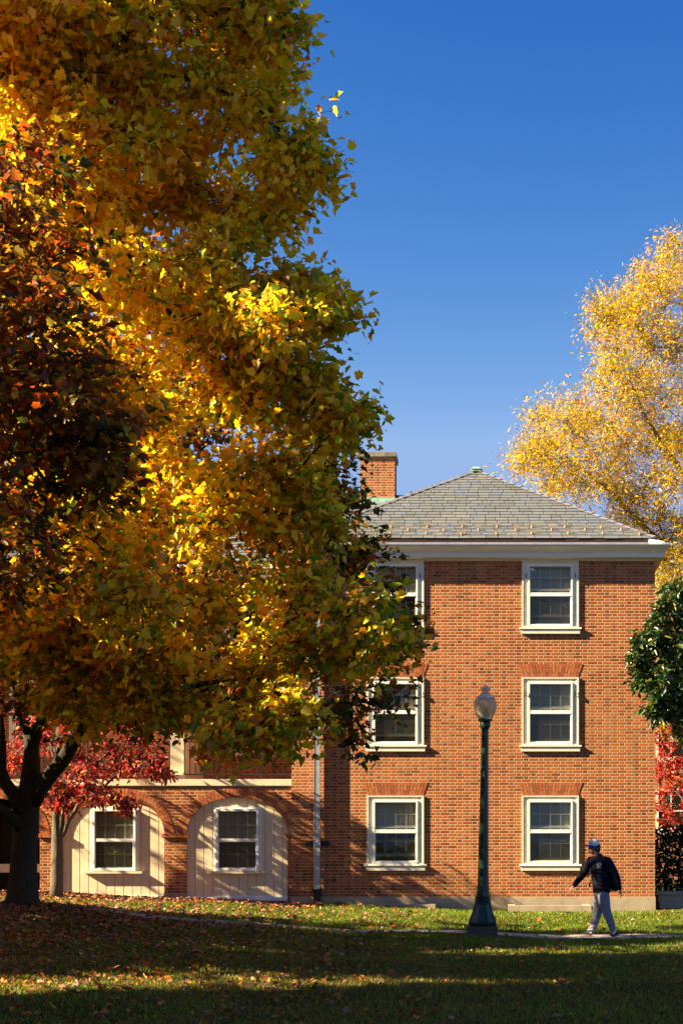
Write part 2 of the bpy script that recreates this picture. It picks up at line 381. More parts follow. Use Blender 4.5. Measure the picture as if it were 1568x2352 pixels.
def fill_window(t, gx, gz0, gzm, gz1, yin, blind, bz, drop, zmin, seed, screen=True, curtain=False):
    sash_inner(-gx-.01, gx+.01, gz0-.02, gz1+.02, zmin, drop, yin, t)
    for (a, c) in ((gz0, gzm-.04), (gzm+.04, gz1)):
        b = MB(); b.quad((-gx, yin-.06, a), (gx, yin-.06, a), (gx, yin-.06, c), (-gx, yin-.06, c)); b.build('pane', 'glass', t, loc=(0, 0, 0))
    if screen:
        b = MB(); b.quad((-gx, yin-.052, gz0), (gx, yin-.052, gz0), (gx, yin-.052, gzm-.04), (-gx, yin-.052, gzm-.04)); b.build('insect_screen', 'screen', t, loc=(0, 0, 0))
    if blind:
        b = MB(); z = gz1
        while z > bz: b.hexa([(-gx-.02, yin+.07, z-.020), (gx+.02, yin+.07, z-.020), (gx+.02, yin+.073, z-.020), (-gx-.02, yin+.073, z-.020)], [(-gx-.02, yin+.082, z), (gx+.02, yin+.082, z), (gx+.02, yin+.085, z), (-gx-.02, yin+.085, z)]); z -= .026
        b.box(-gx-.02, gx+.02, yin+.065, yin+.09, bz-.03, bz-.005)
        b.build('blind', 'blind', t, loc=(0, 0, 0))
    if curtain:
        b = MB(); n = 60; vs = []
        for i in range(n+1):
            x = -gx-.02+(2*gx+.04)*i/n; y = yin+.11+.012*math.sin(i*1.9)+.006*math.sin(i*.7)
            zb = gzm-.02+.05*math.sin(i*.5)+(.12 if 15 < i < 42 else 0)
            vs += [(x, y, zb), (x, y, gz1+.02)]
        b.add(vs, [(2*i, 2*i+2, 2*i+3, 2*i+1) for i in range(n)]); b.build('curtain', 'curtain', t, loc=(0, 0, 0))
    r = random.Random(seed)
def make_window(x, zs, H, blind, bz, drop, zmin, seed, curtain=False, hooks=True):
    b = MB()
    frame(b, -.631, .631, .0, H, .03, -.032, .05); frame(b, -.60, .60, .0, H-.03, .03, -.018, .05)
    frame(b, -.569, .569, 0, H-.06, .085, -.010, .09)
    t = b.build('window', 'cream paint', bld, loc=None)
    t.matrix_parent_inverse = Matrix.Identity(4); t.location = Vector((x, YF, zs))-bld.location
    b = MB(); zt = H-.11
    frame(b, -.493, .493, .012, zt, .036, -.040, .03, .04, .05); b.box(-.457, .457, -.036, .02, .705, .782); b.box(-.452, .452, -.045, -.036, .70, .72)
    frame(b, -.457, .457, .062, .705, .013, -.030, .01); b.build('storm_frame', 'white paint', t, loc=(0, 0, 0))
    b = MB()
    n = 7; pr = [(-.005, 0)]+[(-.045-.024*math.cos(math.pi*(k/n-.5)), -.024+.024*math.sin(math.pi*(.5-k/n))) for k in range(n+1)]+[(-.005, -.05)]
    vs = [(xx, p[0], p[1]) for xx in (-.69, .69) for p in pr]; m = len(pr)
    b.add(vs, [(i, i+1, m+i+1, m+i) for i in range(m-1)]+[tuple(range(m-1, -1, -1)), tuple(range(m, 2*m))])
    b.box(-.665, .665, -.042, -.002, -.085, -.052); b.box(-.655, .655, -.050, -.002, -.135, -.085); b.build('sill', 'cream paint', t, loc=(0, 0, 0))
    if hooks:
        for s in (-1, 1):
            b = MB(); b.tube([(s*.548, -.02, 1.12), (s*.548, -.06, 1.13), (s*.545, -.065, 1.17), (s*.55, -.04, 1.20)], .012, 6); b.tube([(s*.548, -.06, 1.13), (s*.538, -.06, 1.10)], .012, 6); b.build('shutter_hook', 'black iron', t, loc=(0, 0, 0))
    fill_window(t, .452, .062, .745, zt-.04, .055, blind, bz, drop, zmin, seed, curtain=curtain)
    return t
w1 = make_window(WX[0], WZ[2], WH, True, .78, .02, .74, 1)
w2 = make_window(WX[1], WZ[2], WH, True, .10, .20, .86, 2)
b = MB(); b.box(-.20, -.0, .075, .10, .34, .60); o = b.build('notice_card', 'dark stuff', w2, loc=(0, 0, 0)); 
b = MB(); b.tube([(-.10, .070, .50), (-.10, .074, .50)], .042, 16); b.build('round_emblem', 'blue cloth', w2, loc=(0, 0, 0))
b = MB(); b.tube([(-.10, .062, .50), (-.10, .069, .50)], .022, 16); b.build('emblem_centre', 'white cloth', w2, loc=(0, 0, 0))
w3 = make_window(WX[0], WZ[1], WH, True, .25, .16, .86, 3)
w4 = make_window(WX[1], WZ[1], WH, True, .06, .03, .84, 4)
w5 = make_window(WX[0], WZ[0], WH+.02, False, .5, .14, .84, 5, curtain=True, hooks=False)
w6 = make_window(WX[1], WZ[0], WH+.02, True, .06, .03, .84, 6, hooks=False)

# flat brick arches over the windows of the lower two rows
def jack(x, z):
    b = MB(); b.box(x-.63, x+.63, YF-.0045, YF+.10, z+.001, z+.285); b.build('lintel', 'mortar', bld)
    b = MB(); n = 19
    for i in range(n):
        for (f0, f1) in (((0, .68), (.72, 1)) if i % 2 else ((0, .30), (.34, 1))):
            q = []
            for f in (f0, f1):
                hw = .625+.10*f; a = x-hw+2*hw*i/n+.0065; c = x-hw+2*hw*(i+1)/n-.0065; zz = z+.004+.28*f; q.append((a, c, zz))
            (a, c, zz), (a2, c2, z2) = q
            b.hexa([(a, YF-.009, zz), (c, YF-.009, zz), (c, YF+.02, zz), (a, YF+.02, zz)], [(a2, YF-.009, z2), (c2, YF-.009, z2), (c2, YF+.02, z2), (a2, YF+.02, z2)])
    b.build('brick_arch', 'arch brick', bld)
for x in WX:
    for z in WZ[:2]: jack(x, z+WH+(.03 if z < 2 else .012))

# cornice and built-in gutter: one profile swept round three sides
def sweep(prof, name, mat, x0=XL, x1=XR, yf=YF, yb=43.0, parent=bld):
    b = MB(); vs = []
    for e, z in prof:
        vs += [(x0-e, yb, z), (x0-e, yf-e, z), (x1+e, yf-e, z), (x1+e, yb, z)]
    b.add(vs, [(4*i+k, 4*i+k+1, 4*i+k+5, 4*i+k+4) for i in range(len(prof)-1) for k in range(3)])
    return b.build(name, mat, parent)
sweep([(0, 8.015), (.035, 8.015), (.035, 8.05), (.05, 8.062), (.168, 8.068), (.168, 8.066), (.176, 8.066), (.176, 8.168), (.186, 8.172), (.186, 8.182), (.20, 8.19), (.215, 8.215), (.245, 8.25), (.28, 8.275), (.295, 8.285), (.295, 8.312), (.0, 8.312)], 'cornice', 'cream paint')
sweep([(.30, 8.313), (.312, 8.313), (.312, 8.326), (.27, 8.378), (.262, 8.376), (.25, 8.33), (.06, 8.33)], 'gutter', 'gutter metal')
sweep([(.058, 8.33), (.052, 8.50), (-.2, 8.50)], 'gutter_back', 'gutter dark')
b = MB(); yy = YF
b.hexa([(XR-.16, yy-.315, 8.329), (XR+.318, yy-.315, 8.329), (XR+.318, yy+.2, 8.329), (XR-.16, yy-.06, 8.329)], [(XR-.16, yy-.272, 8.386), (XR+.30, yy-.30, 8.335), (XR+.02, yy+.0, 8.505), (XR-.14, yy-.055, 8.50)])
b.build('copper_flashing', 'pale copper', bld)

# roof
SL0 = 8.505; HW = (XR+.015-(XL-.025))/2; XC = (XR+XL)/2; YP = YF-.05+HW; ZP = 11.085
def slates(b, O, U, V, N, ulim, vmax, seed, exp=.196, wd=.275):
    """one tilted thin slab per slate; ulim(v) -> (u0,u1)"""
    r = random.Random(seed); v = 0; k = 0
    while v < vmax:
        v1 = min(v+exp+.02, vmax); u0, u1 = ulim(v+.02); a = math.floor(u0/wd)*wd-(wd/2 if k % 2 else 0)+r.uniform(-.03, .03)
        while a < u1:
            c = a+wd*r.choice((.8, .92, 1, 1, 1.08, 1.25)); A, Cc = max(a+.006, u0), min(c-.006, u1)
            if Cc-A > .02:
                l0, l1 = ulim(v1); A2, C2 = min(max(A, l0), l1), min(max(Cc, l0), l1); dz = r.uniform(0, .012); lift = .020+r.uniform(0, .006)
                if C2-A2 < .01: A2, C2 = (A2+C2)/2-.005, (A2+C2)/2+.005
                P = lambda uu, vv, h: O+U*uu+V*vv+N*h
                b.hexa([P(A, v-dz, lift-.014), P(Cc, v-dz, lift-.014), P(C2, v1, -.004), P(A2, v1, -.004)], [P(A, v-dz, lift), P(Cc, v-dz, lift), P(C2, v1, .006), P(A2, v1, .006)])
            a = c
        v += exp; k += 1
ux = Vector((1, 0, 0)); vv = Vector((0, HW, ZP-SL0)); LV = vv.length; vn = vv.normalized(); nn = ux.cross(vn)
b = MB(); slates(b, Vector((XL-.025, YF-.05, SL0)), ux, vn, nn, lambda v: (HW*v/LV, 2*HW-HW*v/LV), LV, 3)
b.quad((XL-.025, YF-.05, SL0-.006), (XR+.015, YF-.05, SL0-.006), (XC, YP, ZP-.006))
b.quad((XL-.025, YF-.05, SL0-.006), (XC, YP, ZP-.006), (XC, 43, ZP-.006), (XL-.025, 43, SL0-.006)); b.quad((XR+.015, YF-.05, SL0-.006), (XR+.015, 43, SL0-.006), (XC, 43, ZP-.006), (XC, YP, ZP-.006))
# rear main block: roof plane
YM0, ZM0, YM1, ZM1 = 34.15, 8.505, 38.5, 11.16; XM0 = -26.0
v2 = Vector((0, YM1-YM0, ZM1-ZM0)); L2 = v2.length; v2n = v2.normalized(); n2 = ux.cross(v2n)
slates(b, Vector((XM0, YM0, ZM0)), ux, v2n, n2, lambda v: (14 if v < 9 else 0, XL-.0-XM0+max(0, (v-.0)*.80)), L2, 8)
b.quad((XM0, YM0, ZM0-.006), (XL+.0, YM0, ZM0-.006), (XC, YM1, ZM1-.006), (XM0, YM1, ZM1-.006)); b.quad((XM0, YM1, ZM1-.006), (XC, YM1, ZM1-.006), (XC, 43, ZM0-.006), (XM0, 43, ZM0-.006))
roof = b.build('roof', 'slate', bld)
b = MB(); A = Vector((XL-.025, YF-.05, SL0+.03)); B_ = Vector((XC, YP, ZP+.03)); D_ = Vector((XR+.015, YF-.05, SL0+.03))
r = random.Random(2)
for P0, P1, sx in ((A, B_, -1), (D_, B_, 1)):
    n = 25; d = (P1-P0)/n
    for i in range(n):
        p = P0+d*i; q = P0+d*(i+1.12); up = Vector((0, 0, .012+r.uniform(0, .008)))
        f = Vector((-sx*.085, -.03, -.02)); g2 = Vector((sx*.05, .06, -.03))
        b.hexa([p+f, p, p+g2, p+Vector((0, 0, -.03))], [p+up+f, p+up*1.8, p+up+g2, p+up]) if False else b.add([p+up+f, p+up*1.9, p+up+g2, q+f*.9, q+Vector((0, 0, .006)), q+g2, p+f-Vector((0, 0, .01)), p+g2-Vector((0, 0, .02))], [(0, 1, 4, 3), (1, 2, 5, 4), (6, 7, 2, 1, 0)])
b.build('hip_capping', 'lead', bld)
b = MB(); b.hexa([(XC-.13, YP-.16, ZP-.03), (XC+.13, YP-.16, ZP-.03), (XC+.13, YP+.5, ZP-.03), (XC-.13, YP+.5, ZP-.03)], [(XC-.085, YP-.1, ZP+.085), (XC+.085, YP-.1, ZP+.085), (XC+.085, YP+.5, ZP+.085), (XC-.085, YP+.5, ZP+.085)])
b.box(XC-.15, XC+.15, YP-.17, YP+.5, ZP+.02, ZP+.035); b.build('ridge_cap', 'copper green', bld)
b = MB(); b.box(XM0, -3.35, YM1-.12, YM1+.12, ZM1-.02, ZM1+.08); b.box(XM0, -3.35, YM1-.16, YM1-.12, ZM1-.10, ZM1-.06); b.box(-2.45, XC, YM1-.12, YM1+.12, ZM1-.02, ZM1+.08)
b.build('ridge_copper', 'copper green', bld)
# chimney
cx0, cx1 = (827-PX)/F*38.0, (905.7-PX)/F*38.0; cz1 = HC+(PY-1052)/F*38.0
b = MB(); b.box(cx0, cx1, 38.0, 38.75, 10.0, cz1); ch = b.build('chimney', 'brick', bld)
b = MB(); b.box(cx0-.03, cx1+.03, 37.97, 38.78, cz1-.0, cz1+.03); b.box(cx0-.045, cx1+.045, 37.95, 38.80, cz1+.032, cz1+.145); b.build('chimney_cap', 'chimney cap', ch)
b = MB(); b.box(cx0-.02, cx1+.02, 37.975, 38.77, 10.6, 10.98); b.box(cx0-.01, cx1+.02, 37.80, 37.975, 10.68, 10.80); b.box(cx0+.02, cx1+.02, 37.62, 37.80, 10.62, 10.66); b.build('flashing', 'copper green', ch)
# snow guards, three staggered rows
gy = lambda c: 1750+c/1.0957
def roof_pt(cx, cyy):
    px, py = (1300+cx/1.0957)*.5742, (1750+cyy/1.0957)*.5742
    a, c = (px-PX)/F, (PY-py)/F; k = (ZP-SL0)/HW      # ray meets roof plane z = SL0 + k (Y - (YF-.05))
    Y = (HC-SL0+k*(YF-.05))/(k-c); return Vector((a*Y, Y, HC+c*Y))
r = random.Random(9)
for cyy, xs_ in ((397, (290, 445, 598, 752, 903, 1052, 1208)), (411, (213, 367, 519, 673, 832, 988, 1138, 1292)), (427, (135, 288, 443, 596, 750, 904, 1060, 1214, 1371))):
    for cx in xs_:
        p = roof_pt(cx+r.uniform(-4, 4), cyy+r.uniform(-2, 2)); b = MB()
        fan = [(0, .0)]+[(.098*math.sin(a)*1.0, .028+.056*math.cos(a)) for a in np.linspace(-1.75, 1.75, 11)]
        tl = r.uniform(-.15, .15)
        front = [(x+tl*z, -.03, z+.035) for x, z in fan]; back = [(x+tl*z, -.018, z+.035) for x, z in fan]
        m = len(fan); b.add(front+back, [tuple(range(m-1, -1, -1)), tuple(range(m, 2*m))]+[(i, (i+1) % m, m+(i+1) % m, m+i) for i in range(m)])
        b.tube([(0, -.045, -.01), (0, -.035, .03), (0, -.025, .06)], .016, 6); b.box(-.02, .02, -.03, .12, -.005, .03)
        o = b.build('snow_guard', 'copper', bld); o.matrix_parent_inverse = Matrix.Identity(4); o.location = p-bld.location
# downpipe
b = MB(); xa, xb = (723-PX)/103.06, (735.5-PX)/103.06
b.box(xa, xb, YF-.14, YF-.045, 1.6-92/103.06, 8.0); b.box(xa-.008, xa+.012, YF-.146, YF-.14, .75, 8.0); b.box(xb-.012, xb+.008, YF-.146, YF-.14, .75, 8.0)
dp = b.build('downpipe', 'pipe metal', bld)
for z in (1.72, 4.6, 7.2):
    b = MB(); b.box(xa-.012, xb+.012, YF-.152, YF-.04, z-.06, z+.06); b.build('pipe_collar', 'pipe metal', dp)
    b = MB(); b.box(xa-.20, xb+.20, YF-.03, YF-.004, z-.055, z+.055); b.box(xa-.02, xb+.02, YF-.044, YF-.03, z-.055, z+.055); b.build('bracket', 'black iron', dp)
b = MB(); b.box(xa-.012, xb+.012, YF-.158, YF-.03, .18, .70); b.box(xa-.045, xb+.045, YF-.185, YF-.016, .66, .71); b.build('pipe_boot', 'black iron', dp)
b = MB(); b.tube([((768-PX)/103.06, YF, .92), ((768-PX)/103.06, YF-.08, .92), ((768-PX)/103.06, YF-.10, .86)], .022, 8); b.tube([((768-PX)/103.06-.03, YF-.05, .97), ((768-PX)/103.06+.03, YF-.05, .97)], .01, 6); b.build('garden_tap', 'black iron', bld)

# arcade
YA = YF+.06; S = F/YA
XA = lambda p: (p-PX)/S
ZA = lambda p: HC+(PY-p)/S
arches = [(XA(-150), XA(92), False), (XA(144), XA(377.5), True), (XA(429), XA(660.5), True)]
zsp, zcr, zb_ = ZA(1916), ZA(1832), .25
zcop0, zcop1 = ZA(1804.5), ZA(1789.5)
def archz(a, x):
    c = (a[0]+a[1])/2; h = (a[1]-a[0])/2; t = min(1, abs(x-c)/h); return zsp+(zcr-zsp)*(1-t**2.25)**(1/2.0)
b = MB(); xs2 = [-26.0]
for a in arches: xs2 += [a[0]-.0001]+[ (a[0]+a[1])/2-(a[1]-a[0])/2*math.cos(math.pi*k/48) for k in range(49)]+[a[1]+.0001]
xs2.append(XL)
TH = .35
for i in range(len(xs2)-1):
    p, q = xs2[i], xs2[i+1]; m = (p+q)/2; aa = [a for a in arches if a[0] < m < a[1]]
    if aa:
        z1, z2 = archz(aa[0], p), archz(aa[0], q); b.quad((p, YA, z1), (q, YA, z2), (q, YA, zcop0), (p, YA, zcop0)); b.quad((p, YA, z1), (p, YA+TH, z1), (q, YA+TH, z2), (q, YA, z2))
    elif q-p > .01: b.quad((p, YA, zb_), (q, YA, zb_), (q, YA, zcop0), (p, YA, zcop0))
for a in arches:
    for xx in a[:2]: b.quad((xx, YA, zb_), (xx, YA+TH, zb_), (xx, YA+TH, zsp), (xx, YA, zsp))
b.box(-26, XL, 34.3, 34.32, 0, zcop0-.1)
b.build('arcade_wall', 'brick', bld)
b = MB(); b.box(XA(377.5)-.012, XA(429)+.012, YA-.016, YA+TH+.01, -.1, ZA(2051)); b.box(XA(92)-.012, XA(144)+.012, YA-.016, YA+TH+.01, -.1, ZA(2047)); b.box(-26, XA(-150)+.012, YA-.016, YA+TH, -.1, ZA(2045)); b.build('pier_base', 'concrete', bld)
for x0, x1 in ((XA(377.5), XA(429)), (XA(92), XA(144)), (XA(660.5), XL-.055)):
    b = MB(); x = x0-.05
    while x < x1+.04:
        b.box(x+.003, min(x1+.05, x+.108), YA-.05, YA+.06, zsp-.075, zsp+.012); x += .11
    b.build('impost', 'arch brick', bld)
for a in arches:
    b = MB(); bm_ = MB()
    c = (a[0]+a[1])/2; P = []
    for k in range(401):
        x = c-(a[1]-a[0])/2*math.cos(math.pi*k/400); P.append(Vector((x, 0, archz(a, x))))
    L = [0]
    for i in range(400): L.append(L[-1]+(P[i+1]-P[i]).length)
    def samp(s):
        s = min(max(s, 0), L[-1]); i = int(np.searchsorted(L, s)); i = min(max(i, 1), 400); f = (s-L[i-1])/max(1e-9, L[i]-L[i-1]); p = P[i-1].lerp(P[i], f)
        i0, i1 = max(0, i-12), min(400, i+12); t = (P[i1]-P[i0]).normalized(); return p, Vector((-t.z, 0, t.x))
    for ring in (0, 1):
        n = int(round(L[-1]*(1+.06*ring)/.082))
        for k in range(n):
            q = []
            for f in (k/n+.0018, (k+1)/n-.0018):
                p, nm = samp(f*L[-1]); nm = nm if nm.z >= -.2 else -nm
                q.append((p+nm*(.003+.112*ring), p+nm*(.107+.112*ring)))
            (A0, A1), (B0, B1) = q
            if B1.x > XL-.003 or B0.x > XL-.003: continue
            if min(A0.z, B0.z) < zsp+.0: continue
            y0, y1 = YA-.009, YA+.03
            b.hexa([(A0.x, y0, A0.z), (B0.x, y0, B0.z), (B0.x, y1, B0.z), (A0.x, y1, A0.z)], [(A1.x, y0, A1.z), (B1.x, y0, B1.z), (B1.x, y1, B1.z), (A1.x, y1, A1.z)])
    for k in range(80):
        p, nm = samp(L[-1]*k/80); p2, nm2 = samp(L[-1]*(k+1)/80); t0 = p+nm*.222; t1 = p2+nm2*.222
        if max(t0.x, t1.x) > XL-.002: t0.x = min(t0.x, XL-.002); t1.x = min(t1.x, XL-.002)
        bm_.quad((p.x, YA-.004, p.z), (p2.x, YA-.004, p2.z), (t1.x, YA-.004, t1.z), (t0.x, YA-.004, t0.z))
    tr_ = b.build('arch_ring', 'arch brick', bld); bm_.build('mortar', 'mortar', tr_)
b = MB(); b.box(-26, XL-.004, YA-.035, YA+.55, zcop0, zcop1); b.build('coping', 'panel paint', bld)
b = MB(); b.box(-26, XL-.004, YA-.02, YA+.0, zcop0-.03, zcop0-.001); b.box(-26, XL-.004, YA+.55, 34.45, zcop0+.02, zcop0+.06); b.build('terrace_floor', 'concrete', bld)

def panel(a, wx0, wx1, name_i):
    yp = YA+.045; c = (a[0]+a[1])/2; bw = .196; grp = MB()
    x = a[0]-.02; k = 0
    while x < a[1]+.02:
        x1 = min(x+bw, a[1]+.02); p0, p1 = x+.008, x1-.008
        def tz(q): return archz(a, min(max(q, a[0]+.001), a[1]-.001))+.03
        q0, q1 = (wx0-.03, wx1+.03)
        m0, m1 = ZA(1999)-.02, ZA(1858)+.03
        n = 6
        if p1 > q0 and p0 < q1:   # board cut by the window
            grp.box(p0, p1, yp, yp+.03, ZA(2060), m0)
            for i in range(n):
                u0, u1 = p0+(p1-p0)*i/n, p0+(p1-p0)*(i+1)/n; grp.hexa([(u0, yp, m1), (u1, yp, m1), (u1, yp+.03, m1), (u0, yp+.03, m1)], [(u0, yp, tz(u0)), (u1, yp, tz(u1)), (u1, yp+.03, tz(u1)), (u0, yp+.03, tz(u0))])
            for (u0, u1) in ((p0, min(p1, q0)), (max(p0, q1), p1)):
                if u1-u0 > .01: grp.box(u0, u1, yp, yp+.03, m0, m1)
        else:
            for i in range(n):
                u0, u1 = p0+(p1-p0)*i/n, p0+(p1-p0)*(i+1)/n; grp.hexa([(u0, yp, ZA(2060)), (u1, yp, ZA(2060)), (u1, yp+.03, ZA(2060)), (u0, yp+.03, ZA(2060))], [(u0, yp, tz(u0)), (u1, yp, tz(u1)), (u1, yp+.03, tz(u1)), (u0, yp+.03, tz(u0))])
        x = x1; k += 1
    wall_holes(grp, a[0]-.05, a[1]+.05, ZA(2060), zcr+.06, yp+.022, .02, [(wx0-.03, wx1+.03, m0, m1)])
    t = grp.build('arch_panel', 'panel paint', bld)
    b = MB(); b.box(a[0]+.002, a[1]-.002, yp-.045, yp-.002, ZA(2069), ZA(2060)); b.box(a[0]+.002, a[1]-.002, yp-.03, yp-.002, ZA(2060)+.001, ZA(2058)); b.build('base_board', 'white paint', t)
    # window
    c = (wx0+wx1)/2; z0 = ZA(2000); H = ZA(1858)-z0; hw = (wx1-wx0)/2
    b = MB(); frame(b, -hw, hw, .0, H, .05, -.068, .06)
    frame(b, -hw-.055, hw+.055, -.0, H+.05, .05, -.012, .03)
    w_ = b.build('window', 'white paint', bld); w_.matrix_parent_inverse = Matrix.Identity(4); w_.location = Vector((c, yp, z0))-bld.location
    b = MB(); b.box(-hw+.05, hw-.05, -.060, 0, .655, .72); frame(b, -hw+.05, hw-.05, .05, .655, .015, -.05, -.01); b.build('storm_frame', 'white paint', w_, loc=(0, 0, 0))
    b = MB(); b.box(-hw-.19, hw+.15, -.11, .0, -.062, -.012); b.build('sill', 'panel paint', w_, loc=(0, 0, 0))
    fill_window(w_, hw-.05, .05, .69, H-.05, .03, True, .06, .0, .69, 7)
    return w_
panel(arches[1], XA(213), XA(312), 0); panel(arches[2], XA(496), XA(594), 1)
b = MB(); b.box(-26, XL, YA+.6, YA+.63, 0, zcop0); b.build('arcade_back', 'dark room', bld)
b = MB(); cc = XA(20); b.box(cc-2, cc+.05, YA+.5, YA+.56, ZA(1862)-.03, ZA(1862)+.05); b.box(cc-2, XA(92), YA+.5, YA+.56, ZA(2005), ZA(1985)); b.build('arch_window_trim', 'panel paint', bld)

# recessed upper wall behind the terrace
YR = 34.45; SR = F/YR
XRr = lambda p: (p-PX)/SR
ZR = lambda p: HC+(PY-p)/SR
wr = (XRr(515), XRr(628), ZR(1728), ZR(1560))
b = MB(); wall_holes(b, -26, XL, zcop0, 8.45, YR, .3, [wr, (wr[0]-5.2, wr[1]-5.2, wr[2], wr[3]), (wr[0]-9.2, wr[1]-9.2, wr[2], wr[3]), (wr[0], wr[1], wr[2]+2.65, wr[3]+2.55), (wr[0]-5.2, wr[1]-5.2, wr[2]+2.65, wr[3]+2.55)])
b.box(-26, XM0+.3, YR+.01, 43, 0, 8.4); b.build('terrace_wall', 'brick', bld)
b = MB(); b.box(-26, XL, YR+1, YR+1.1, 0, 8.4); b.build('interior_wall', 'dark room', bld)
for dx, dz in ((0, 0), (-5.2, 0), (-9.2, 0), (0, 2.6), (-5.2, 2.6)):
    b = MB(); a0, a1, z0, z1 = wr[0]+dx, wr[1]+dx, wr[2]+dz, wr[3]+dz-.03
    frame(b, a0, a1, z0, z1, .11, YR-.02, YR+.08); b.box(a0+.11, a1-.11, YR, YR+.05, (z0+z1)/2-.03, (z0+z1)/2+.03); frame(b, a0+.111, a1-.111, z0+.111, z1-.111, .045, YR-.0, YR+.04)
    t = b.build('window', 'cream paint', bld); b = MB(); b.box(a0-.06, a1+.06, YR-.07, YR-.001, z0-.11, z0-.01); b.build('sill', 'cream paint', t)
    b = MB(); b.quad((a0+.1, YR+.035, z0+.1), (a1-.1, YR+.035, z0+.1), (a1-.1, YR+.035, z1-.1), (a0+.1, YR+.035, z1-.1)); b.build('pane', 'glass', t)
# cornice of rear block
b = MB(); b.box(-26, XL, YM0-.3, YM0-.12, 8.28, 8.38); b.box(-26, XL, YM0-.12, YR+.02, 8.05, 8.27); b.build('rear_cornice', 'cream paint', bld)
# cream screen wall on the terrace, left of the railing
b = MB(); yq = YA+.60; s_ = F/yq
b.box((391-PX)/s_, (420-PX)/s_, yq, YR-.01, zcop0+.06, 8.0); b.build('screen_wall', 'panel paint', bld)
b = MB(); b.box((-110-PX)/s_, (-80-PX)/s_, yq, YR-.01, zcop0+.06, 8.0); b.build('screen_wall', 'panel paint', bld)  # unseen second wall farther left, added to keep the terrace recess in shade
b = MB(); b.box((420-PX)/s_+.001, (424-PX)/s_, yq-.02, YR-.01, zcop0+.06, 8.0); b.build('corner_post', 'panel paint', bld)
# railing
b = MB(); yq = YA+.30; s_ = F/yq; z0 = HC+(PY-1779)/s_; z1 = HC+(PY-1703)/s_; x0, x1 = (424-PX)/s_, XL
for xa2, xb2 in ((x0, x1), (-12, (390-PX)/s_)):
    b.box(xa2, xb2, yq-.018, yq+.018, z1-.022, z1+.006); b.box(xa2, xb2, yq-.014, yq+.014, z0-.012, z0+.012)
    n = int(round((xb2-xa2)/.1215))
    for i in range(n+1):
        x = xa2+(xb2-xa2)*i/n; h = .017 if i % 8 == 6 else .009
        b.box(x-h, x+h, yq-h, yq+h, (zcop1 if i % 8 == 6 else z0+.012), z1-.022)
b.build('railing', 'black iron', bld)
# basement window wells
for i, (a0, a1, zt, lab) in enumerate(((808, 999, 2078, 'low concrete kerb of the window well nearest the downpipe'), (1166, 1357, 2080, 'low concrete kerb of the window well behind the walking person'))):
    yk = YF-.75; s_ = F/yk; x0, x1 = (a0-PX)/s_, (a1-PX)/s_; z1 = HC+(PY-zt)/s_
    b = MB(); b.box(x0, x1, yk, yk+.16, -.3, z1); b.box(x0, x0+.16, yk+.16, YF-.02, -.3, z1-.001); b.box(x1-.16, x1, yk+.16, YF-.02, -.3, z1-.001)
    t = b.build('window_well', 'concrete', bld); t['label'] = lab
    b = MB(); b.box(x0+.16, x1-.16, yk+.16, YF-.02, z1-.05, z1-.02); b.build('well_grate', 'black iron', t)

# ---------------------------------------------------------------- building and low wall behind on the right
far = empty('brick_building', (12, 57, .2), 'dark distant brick building glimpsed beyond the red-leaved tree at the right edge', 'building')
b = MB(); b.box(5.0, 30, 57, 67, -.2, 9); b.build('wall', 'brick', far)
for x in (6.8, 8.9, 10.6, 13.0, 15.4):
    for z in (2.3, 5.2):
        b = MB(); frame(b, x-.6, x+.6, z, z+1.7, .1, 56.95, 57.02); b.box(x-.5, x+.5, 56.97, 57.01, z+.8, z+.86); b.box(x-.02, x+.02, 56.97, 57.01, z+.1, z+1.6)
        t = b.build('window', 'cream paint', far); b = MB(); b.box(x-.7, x+.7, 56.88, 56.949, z-.12, z-.01); b.build('sill', 'cream paint', t)
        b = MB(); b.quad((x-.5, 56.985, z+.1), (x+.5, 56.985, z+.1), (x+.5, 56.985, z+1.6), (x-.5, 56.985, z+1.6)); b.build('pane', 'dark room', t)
b = MB(); b.hexa([(5, 56.5, 9.01), (30.5, 56.5, 9.01), (30.5, 67.5, 9.01), (5, 67.5, 9.01)], [(5, 61.9, 12.2), (30.5, 61.9, 12.2), (30.5, 62.1, 12.2), (5, 62.1, 12.2)]); b.build('roof', 'lead', far)
b = MB(); b.box(3.7, 12, 33.5, 33.8, -.2, .52); b.box(3.65, 12, 33.45, 33.85, .521, .60); b.box(3.7, 12, 33.2, 33.45, -.2, .36)
tag(b.build('low_wall', 'concrete'), 'low dark concrete wall behind the right corner of the brick building', 'wall')

# ---------------------------------------------------------------- street lamp
lx, ly = (1107-PX)/F*25.3, 25.3; lz = gz(lx, ly)
lamp = empty('street_lamp', (lx, ly, lz), 'dark green lamp post with frosted acorn globe standing before the brick facade', 'street lamp')
sc_ = F/25.3; zz = lambda py: (2150-py)/sc_; rr = lambda px: px/sc_
def shear(o):   # the post leans a little to the right
    o.rotation_euler = (0, R(.75), 0)
    return o
b = MB(); h = rr(35.5); b.hexa([(-h, -h, -.15), (h, -h, -.15), (h, h, -.15), (-h, h, -.15)], [(-h*.97, -h*.97, zz(2128)), (h*.97, -h*.97, zz(2128)), (h*.97, h*.97, zz(2128)), (-h*.97, h*.97, zz(2128))])
b.build('plinth', 'lamp plinth', lamp, loc=(0, 0, 0))
b = MB(); prof = [(28, 2129), (32, 2124), (32.5, 2119), (30, 2112), (26, 2103), (22, 2092), (19.5, 2083), (18, 2077)]
b.lathe([(rr(r_), zz(y_)) for r_, y_ in prof], 8, rot=math.pi/8)
for k in range(8):
    a = k*math.pi/4+math.pi/8; b.tube([(rr(r_+.3)*math.cos(a), rr(r_+.3)*math.sin(a), zz(y_)) for r_, y_ in prof], .012, 5)
